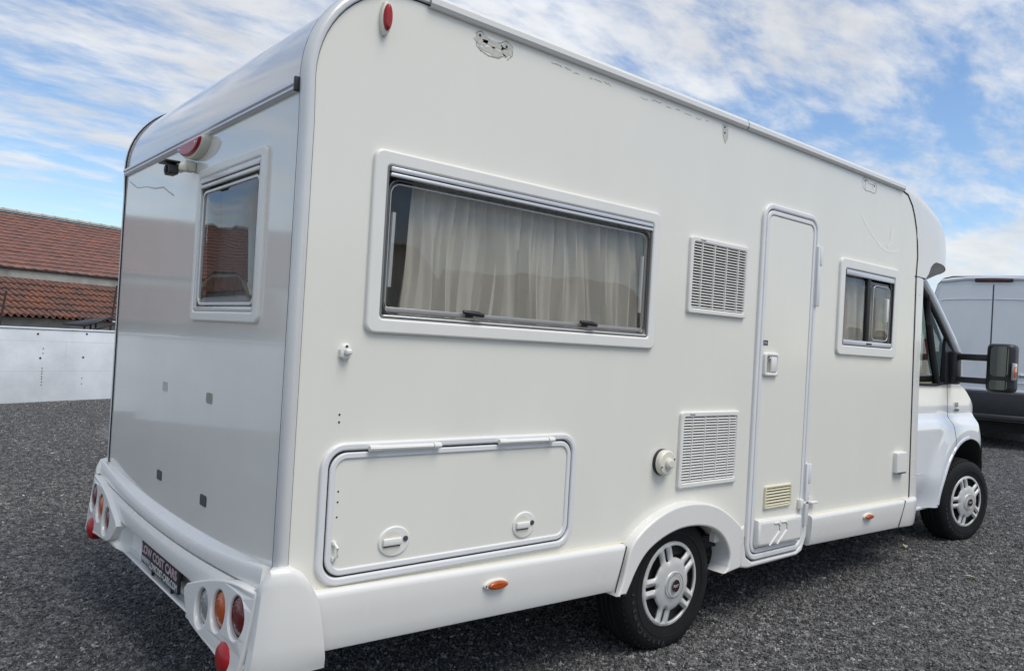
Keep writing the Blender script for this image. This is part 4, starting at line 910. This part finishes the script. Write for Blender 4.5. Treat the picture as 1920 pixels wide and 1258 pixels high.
# ---- roof cap over the cab
def capx(t): return 4.23 + t
st_ = []
xs_ = [4.225, 4.32, 4.41, 4.50, 4.60, 4.70, 4.80, 4.90, 5.0, 5.08, 5.15, 5.22, 5.30, 5.38, 5.46, 5.54, 5.60, 5.63]
topz = [(4.22, 2.658), (4.45, 2.655), (4.62, 2.635), (4.80, 2.60), (5.0, 2.54), (5.2, 2.46), (5.4, 2.36), (5.6, 2.22), (5.63, 2.18)]
def lin(tab, x):
    for (a, va), (b_, vb) in zip(tab, tab[1:]):
        if x <= b_: return va + (vb - va) * (x - a) / (b_ - a)
    return tab[-1][1]
def cap_in(x): return 0.0 if x < 4.86 else .75 * (1 - math.sqrt(max(0, 1 - ((x - 4.86) / .80) ** 2)))
def seam_x(z):        # front edge of the flat side wall
    e_ = sorted([(z_, x_) for x_, z_ in front_edge]); return lin(e_, z)
botz = [(4.2, 2.05), (4.70, 2.055), (4.735, 2.10), (4.77, 2.155), (4.83, 2.185), (4.95, 2.185), (5.2, 2.165), (5.63, 2.15)]
rows = []
xs2 = [4.50 + k * .0333 for k in range(10)] + xs_[7:]
NR = 16
for i, t in enumerate([k / 26 for k in range(27)]):
    row = []
    for j in range(NR + 1):
        f = j / NR
        # f from bottom edge to roof centre line; the first ring follows the wall seam
        z_top = 2.64
        if f < .75:
            zf = f / .75; z_lo = 2.052
            zz_ = z_lo + (2.600 - z_lo) * zf
        else: zz_ = 2.600
        x0 = seam_x(min(zz_, 2.604)) + .004
        x = x0 + (5.63 - x0) * t ** 1.15
        lo, hi = lin(botz, x), lin(topz, x); yi = cap_in(x)
        rad = .05 + .22 * t
        if f < .75:
            g_ = f / .75; z = lo + (hi - rad * .55 - lo) * g_; y = yi + .02 * (g_) ** 3 * t
            if i == 0: z = zz_; y = 0.0
        else:
            g_ = (f - .75) / .25; a = g_ * 90
            z = hi - rad * .55 * (1 - math.sin(R(a))); y = yi + .02 * t + rad * (1 - math.cos(R(a))) + (W / 2 - yi - rad) * max(0, (g_ - .75) / .25)
            if i == 0: z = 2.605 + .05 * math.sin(R(a))
        row.append((x, min(y, W / 2), z))
    rows.append(row)
right_ = rows; left_ = [[(x, W - y, z) for x, y, z in r_] for r_ in rows]
cp = A('cab_cap', fix(join([grid(right_), grid(left_)]), ang=60), 'white_gel', label='rounded white roof cap overhanging the cab')
# underside of the cap, dipping towards the middle
rows_u = []
for x in [4.70, 4.74, 4.78, 4.83, 4.9, 5.0, 5.1, 5.2, 5.3, 5.4, 5.5, 5.58, 5.63]:
    lo = lin(botz, x) + .002; yi = cap_in(x); rows_u.append([(x, yi + (W - 2 * yi) * k / 12 + (.004 if k == 0 else 0), lo - .16 * math.sin(math.pi * k / 12) ** .6 * min(1, (x - 4.66) / .12)) for k in range(13)])
A('cap_underside', fix(grid(rows_u)), 'white_gel', cp)
rows_n = [[rows_u[-1][k], (5.63, rows_u[-1][k][1], 2.2)] for k in range(13)]
A('cap_nose', grid(rows_n), 'white_gel', cp)
A('cap_seal', tube([(x + .002, -.001, z) for x, z in front_edge[1:]], .005, 6), 'dark_gap', cp)
# pillar fairing between the wall and the cab door
rows = []
for z in [.50, .56, .8, 1.1, 1.4, 1.7, 1.95, 2.05]:
    x0 = seam_x(z) + .006; x1 = lin([(.50, 4.74), (.8, 4.715), (1.3, 4.69), (1.76, 4.685), (2.05, 4.675)], z)
    rows.append([(x0, .03, z), (x0, .002, z), (x0 + .01, -.004, z), (x0 + (x1 - x0) * .6, -.002, z), (x1 - .02, .004, z), (x1, .022, z), (x1 + .01, .075, z), (x1 + .03, .13, z)])
pf = A('pillar_fairing', fix(grid(rows)), 'white_gel')
A('fairing_joint', tube([(4.50, -.002, 2.052), (4.67, 0.0, 2.05), (4.70, .06, 2.048)], .004, 6), 'dark_gap', pf)
for z in (.64, .77, 1.33, 1.93): A('screw_cap', lathe([(.006, .0), (.006, .003)], 10, T(seam_x(z) + .07, 0, z) @ SIDE(-.002)), 'aged_plastic', pf)
# ---- cab
def sstep(a, b_, x):
    t = max(0, min(1, (x - a) / (b_ - a))); return t * t * (3 - 2 * t)
WX, WZ = 5.772, .362
def cab_y(x, z):
    y = .115 - .045 * sstep(1.06, .97, z) + .012 * sstep(1.05, 1.3, z)
    y += .05 * sstep(.62, .36, z) * (1 if x < 5.2 else .4)
    dist = math.hypot(x - WX, z - WZ)
    y -= .030 * sstep(.74, .55, dist) * sstep(1.06, .95, z)
    if x > 5.95: y += .62 * ((x - 5.95) / .72) ** 2.0
    return y
def arch_z(x, r_=.505):
    d = abs(x - WX); return WZ + math.sqrt(max(0, r_ * r_ - d * d)) if d < r_ else .0
def cab_patch(xs, lo, hi, n, out=0.0):
    rows = []
    for x in xs:
        a, b_ = lo(x), hi(x); rows.append([(x, cab_y(x, a + (b_ - a) * k / n) - out * min(1, max(0, (x - 6.12) / .2)), a + (b_ - a) * k / n) for k in range(n + 1)])
    return rows
def frange(a, b_, n): return [a + (b_ - a) * k / n for k in range(n + 1)]
hood = [(5.45, 1.335), (5.70, 1.315), (5.88, 1.25), (6.02, 1.15), (6.16, 1.06), (6.3, 1.0), (6.5, .90), (6.66, .80)]
belt = lambda x: 1.30 - .012 * (x - 4.7) + .02 * sstep(5.2, 5.5, x)
sill = lambda x: max(.36, arch_z(x))
both = lambda me: me
def mirror(rows): return [[(x, W - y, z) for x, y, z in r_] for r_ in rows]
xs_d = frange(4.70, 5.22, 10) + [5.25, 5.262, 5.268, 5.275, 5.29, 5.32, 5.36, 5.41, 5.46, 5.497]
dr = cab_patch(xs_d, sill, belt, 34)
cab = A('cab_door', fix(join([grid(dr)]), ang=40), 'cab_white', label='near cab door with large black double-arm mirror')
A('cab_far_side', fix(grid(mirror(cab_patch(xs_d + [5.6, 5.8, 6.0, 6.2, 6.4, 6.6], sill, lambda x: belt(x) if x < 5.5 else lin(hood, x), 30))), ang=40), 'cab_white')
xs_f = frange(5.505, 6.16, 22)
fe = A('front_wing', fix(grid(cab_patch(xs_f, sill, lambda x: lin(hood, x), 30)), ang=40), 'cab_white', label='white front wing with small dark badge')
xs_g = frange(6.163, 6.26, 5) + [6.268, 6.274, 6.278, 6.30, 6.36, 6.44, 6.52, 6.6, 6.66]
A('front_wing_tip', fix(grid(cab_patch(xs_g, lambda x: .835, lambda x: max(.84, lin(hood, x)), 10)), ang=40), 'cab_white', fe)
A('front_bumper', fix(grid(cab_patch(xs_g, lambda x: max(.34, arch_z(x)), lambda x: .83, 16, .075)), ang=40), 'black_plastic')
# arch lips turn inward
lip = []
for a in frange(4, 176, 40):
    x, z = WX + .505 * math.cos(R(a)), WZ + .505 * math.sin(R(a)); y = cab_y(x, z); lip.append([(x, y, z), (WX + .498 * math.cos(R(a)), y + .004, WZ + .498 * math.sin(R(a))), (WX + .495 * math.cos(R(a)), y + .05, WZ + .495 * math.sin(R(a))), (WX + .50 * math.cos(R(a)), y + .5, WZ + .50 * math.sin(R(a)))])
A('arch_liner', fix(grid(lip), ang=40), 'black_plastic', fe)
lipw = []
for a in frange(92, 178, 24): lipw.append([(WX + q * math.cos(R(a)), cab_y(WX + .5 * math.cos(R(a)), WZ + .5 * math.sin(R(a))) - w_, WZ + q * math.sin(R(a))) for q, w_ in ((.528, .000), (.524, .007), (.508, .008), (.500, .003), (.497, -.02))])
A('arch_edge', fix(grid(lipw)), 'cab_white', cab)
A('wing_gap', tube([(5.501, cab_y(5.5, z) + .004, z) for z in frange(.80, 1.33, 12)], .004, 6), 'dark_gap', fe)
A('sill_strip', box(4.80, 5.25, .112, .16, .345, .372, .006), 'cab_white', cab)
A('door_crease', tube([(x, cab_y(x, .635) - .0006, .635 - .012 * (x - 4.75)) for x in frange(4.74, 4.98, 4)] + [(4.98, cab_y(4.98, .55) - .0006, .60), (4.93, cab_y(4.93, .47) - .0006, .47), (4.88, cab_y(4.88, .44) - .0006, .44), (4.74, cab_y(4.74, .43) - .0006, .43)], .002, 5), 'silver_trim', cab)
bg_ = text('130', .045, T(5.60, 0, 1.115), .001, .0008); 
q1 = text('130', .048, T(5.625, 0, 1.120) @ SIDE(.110), .001, .001); q2 = text('Multijet', .030, T(5.615, 0, 1.085) @ SIDE(.106), .001, .0008)
A('badge', join([q1, q2]), 'print_dark', fe)
# bonnet, scuttle, bulkhead, dash, seats
rows = []
for x in frange(5.49, 6.66, 16):
    z = lin(hood, x); y = cab_y(x, z); rows.append([(x, y + (W - 2 * y) * k / 12, z + .10 * math.sin(math.pi * k / 12) ** .7) for k in range(13)])
A('bonnet', fix(grid(rows)), 'cab_white')
A('grille_panel', grid([[(6.66, y, .34), (6.68, y, .6), (6.66, y, .92)] for y in frange(.7, W - .7, 6)]), 'black_plastic')
A('dashboard', box(5.25, 5.75, .22, W - .22, .8, 1.36, .06), 'dark_interior')
A('cab_floor', box(4.52, 5.9, .2, W - .2, .38, .44), 'under_body')
for yc in (.58, W - .58):
    st = A('cab_seat', box(4.62, 5.12, yc - .25, yc + .25, .62, .82, .05), 'seat_red_stand_in')
    A('seat_back', xf(box(-.08, .06, -.24, .24, 0, .62, .05), T(4.66, yc, .80) @ Matrix.Rotation(R(-10), 4, 'Y')), 'seat_red_stand_in', st)
    A('headrest', box(4.50, 4.60, yc - .13, yc + .13, 1.44, 1.64, .04), 'seat_red_stand_in', st)
def cab_poly(pts, y0, y1): return [(x, y0 + (y1 - y0) * (z - 1.3) / .7, z) for x, z in pts]
for near in (True, False):
    s = (lambda p: p) if near else (lambda p: [(x, W - y, z) for x, y, z in p])
    A('side_glass', mesh(s(cab_poly([(4.70, 1.29), (5.50, 1.30), (5.52, 1.50), (5.30, 1.755), (5.08, 1.965), (4.98, 2.06), (4.70, 2.06)], .135, .165)), [[0, 1, 2, 3, 4, 5, 6]], smooth=False), 'cab_glass')
    fr_ = [(4.70, .118, 1.292)] + [(x, cab_y(x, belt(x)) - .003, belt(x) - .004) for x in frange(4.74, 5.5, 10)]
    A('window_seal', tube(s(fr_), .011, 6), 'black_rubber', cab)
    ap = s([(5.72, .135, 1.375), (5.665, .120, 1.535), (5.50, .124, 1.675), (5.30, .130, 1.835), (5.10, .136, 1.985), (4.96, .15, 2.09)])
    A('windscreen_pillar', tube(ap, [.035, .034, .030, .029, .029, .029], 10), 'cab_white')
    A('pillar_seal', tube([(x - .045, y + .004 * (1 if near else -1), z - .03) for x, y, z in ap[1:]], .016, 8), 'black_rubber')
    dv = s([(5.06, .147, 1.965), (5.13, .142, 1.75), (5.22, .136, 1.50), (5.31, .130, 1.30)])
    A('window_divider', tube(dv, .026, 8), 'black_rubber')
    A('sail_panel', mesh(s([(5.40, .108, 1.30), (5.52, .105, 1.31), (5.56, .108, 1.50), (5.48, .125, 1.655), (5.44, .128, 1.69), (5.42, .125, 1.60)]) + s([(5.40, .15, 1.30), (5.52, .15, 1.31), (5.56, .15, 1.50), (5.48, .15, 1.655), (5.44, .15, 1.69), (5.42, .15, 1.60)]), [[0, 1, 2, 3, 4, 5], [6, 7, 8, 9, 10, 11], [0, 1, 7, 6], [1, 2, 8, 7], [2, 3, 9, 8], [3, 4, 10, 9], [4, 5, 11, 10], [5, 0, 6, 11]], smooth=False), 'black_plastic')
ws = [[(5.74, .16 + (W - .32) * k / 8, 1.37), (5.06, .17 + (W - .34) * k / 8, 2.03)] for k in range(9)]
A('windscreen', grid([[(x + .10 * math.sin(math.pi * k / 8), y, z) for x, y, z in r_] for k, r_ in enumerate(ws)]), 'cab_glass')
# mirror
mr_ = A('mirror_arm', fix(join([box(5.48, 5.56, -.16, .11, 1.495, 1.545, .012), box(5.48, 5.56, -.16, .11, 1.318, 1.365, .012), box(5.47, 5.58, .055, .125, 1.30, 1.56, .02)])), 'black_plastic')
bm = bmesh.new(); bmesh.ops.create_cube(bm, size=1.0)
for v in bm.verts: v.co = (5.53 + v.co.x * .13, -.238 + v.co.y * .185, 1.447 + v.co.z * .37)
bmesh.ops.bevel(bm, geom=bm.edges[:], offset=.045, segments=4, profile=.6, affect='EDGES'); me = bpy.data.meshes.new('m'); bm.to_mesh(me); bm.free()
for v in me.vertices: v.co.x += max(0, (-.238 - v.co.y)) * .25
mh = A('mirror_head', fix(me, ang=60), 'black_plastic', label='black mirror head with glass and indicator')
fm = lambda y0, z0, y1, z1, r_: [(-y, z) for y, z in rrect(y0, z0, y1, z1, r_)]
A('mirror_pane', plate(fm(-.302, 1.385, -.180, 1.610, .03), [], .003, REAR(5.467) @ T(0, 0, 0), 0), 'mirror_glass', mh)
A('mirror_pane', plate(fm(-.300, 1.285, -.178, 1.355, .02), [], .003, REAR(5.467), 0), 'mirror_glass', mh)
A('indicator', box(5.46, 5.55, -.336, -.322, 1.36, 1.49, .006), 'lens_clear', mh)
A('indicator_lens', box(5.475, 5.53, -.339, -.334, 1.385, 1.465, .004), 'lens_amber', mh)
# ------------------------------------------------------------------ van behind the cab
vx, vy, vh = 13.2, 2.36, math.atan2(.367, 1.118)
van = root('delivery_van', (vx, vy, gz(vx)), 'tall silver panel van seen from behind, beyond the motorhome cab', 'van', rz=vh)
VM = WM[van.name]
def V(name, me, material, parent=van, label=None):
    o = bpy.data.objects.new(name, me); col.objects.link(o)
    if not me.materials: me.materials.append(M[material])
    o.parent = parent
    if label: o['label'] = label
    return o
# local: x forward, y left, z up; rear face at x = 0
sec = [(.98, .45), (1.0, .9), (1.0, 1.25), (.985, 1.6), (.94, 2.1), (.87, 2.5), (.82, 2.70), (.74, 2.80), (.6, 2.835), (0, 2.855)]
full = sec + [(-y, z) for y, z in sec[::-1][1:]]
rows = []
for x, s_, dz in ((0.0, .985, -.02), (.03, 1.0, 0), (2.0, 1.0, .02), (4.0, 1.0, 0), (4.6, .98, -.25), (5.2, .93, -1.2), (5.7, .85, -1.5)):
    rows.append([(x, y * s_, min(z, 2.855 + dz) if dz >= -.1 else min(z, 2.855 + dz)) for y, z in full])
V('body', fix(grid(rows), ang=40), 'van_silver')
rp_ = [(-y, z) for y, z in full]
def VR(x): return REAR(x)
V('rear_face', plate([(-y * .985, max(z - .02, .45)) for y, z in full], [], .01, VR(.012), 0), 'van_silver')
for s in (1, -1):
    lp = [(.006, .95), (.90, .95), (.915, 1.3), (.90, 1.65), (.86, 2.1), (.80, 2.5), (.765, 2.655), (.006, 2.70)]
    d_ = V('rear_door', plate([(-s * y, z) for y, z in lp], [], .022, VR(.0), .010), 'van_silver')
    V('door_swage', tube([(-.024, s * y, 2.43 + .012 * (1 - y)) for y in (.10, .4, .7, .755)] if False else [(-.0225, s * .02, 2.452), (-.0225, s * .4, 2.447), (-.0225, s * .72, 2.430), (-.0215, s * .75, 2.41)], .012, 8), 'van_silver', d_)
    V('lower_swage', box(-.036, -.018, min(s * .02, s * .9), max(s * .02, s * .9), 1.08, 1.10, .005), 'van_silver', d_)
    V('door_window_gap', box(-.024, -.0215, s * .004 - .003, s * .004 + .003, .96, 2.69), 'dark_gap', d_)
    V('door_handle', box(-.04, -.02, s * .45 - .05, s * .45 + .05, 1.18, 1.26, .008), 'chrome', d_)
    V('tail_lamp', box(-.03, .06, min(s * .91, s * .99), max(s * .91, s * .99), 1.05, 1.75, .02), 'lens_red')
    V('wheel', lathe([(.2, .0), (.24, -.01), (.33, .0), (.35, .03), (.35, .2), (.3, .22)], 32, T(.95, s * .95, .35) @ (SIDE(0) if s == -1 else SIDE(0) @ Matrix.Diagonal((1, 1, -1, 1)))), 'tyre_rubber')
V('roof_edge', tube([(-.012, -.76, 2.745), (-.012, -.4, 2.79), (-.012, 0, 2.80), (-.012, .4, 2.79), (-.012, .76, 2.745)], .035, 10), 'van_silver')
hl = V('high_brake_lamp', box(-.055, .0, -.27, .27, 2.735, 2.795, .012), 'black_plastic')
V('lens', box(-.058, -.05, -.21, .21, 2.755, 2.78, .004), 'lens_dark_red', hl)
V('rear_bumper', box(-.09, .25, -.98, .98, .50, .93, .04, 3), 'black_plastic')
V('bumper_step', box(-.15, .1, -.80, .80, .46, .56, .03, 3), 'black_plastic')
V('sill_line', box(-.03, .0, -.97, .97, .925, .975, .008), 'van_silver')
np = V('number_plate', box(-.098, -.088, .30, .62, .775, .875, .003), 'white_pipe')
V('plate_text', text('F', .075, T(0, .50, .80) @ REAR(-.0985), .001, .002), 'print_dark', np)
V('underbody', box(.1, 5.4, -.9, .9, .26, .5), 'under_body')

# ------------------------------------------------------------------ dry leaves on the chippings
mat('dry_leaf', (0.55, 0.50, 0.33), 0.8, var=0.3, vscale=60)
def leaf(x, y, a, sc, label):
    vs_, fs = [], []
    for i in range(7):
        t = i / 6; w_ = .016 * math.sin(math.pi * min(1, t * 1.05)) + .001
        vs_ += [(-.05 + .1 * t, -w_, .012 * math.sin(t * 3) + .004), (-.05 + .1 * t, 0, .012 * math.sin(t * 3)), (-.05 + .1 * t, w_, .012 * math.sin(t * 3) + .006)]
    for i in range(6): fs += [[3 * i + k, 3 * i + 3 + k, 3 * i + 4 + k, 3 * i + 1 + k] for k in (0, 1)]
    obj('dry_leaf', mesh(vs_, fs, T(x, y, gz(x) + .012) @ Matrix.Rotation(a, 4, 'Z') @ Matrix.Scale(sc, 4)), 'dry_leaf', None, label, 'leaf', 'dry leaves on the chippings')
leaf(5.05, .196, .5, 1.0, 'dry pale leaf lying on the chippings just behind the near front wheel')
leaf(4.615, -.399, 1.9, .9, 'dry yellowish leaf lying on the open chippings right of the door')
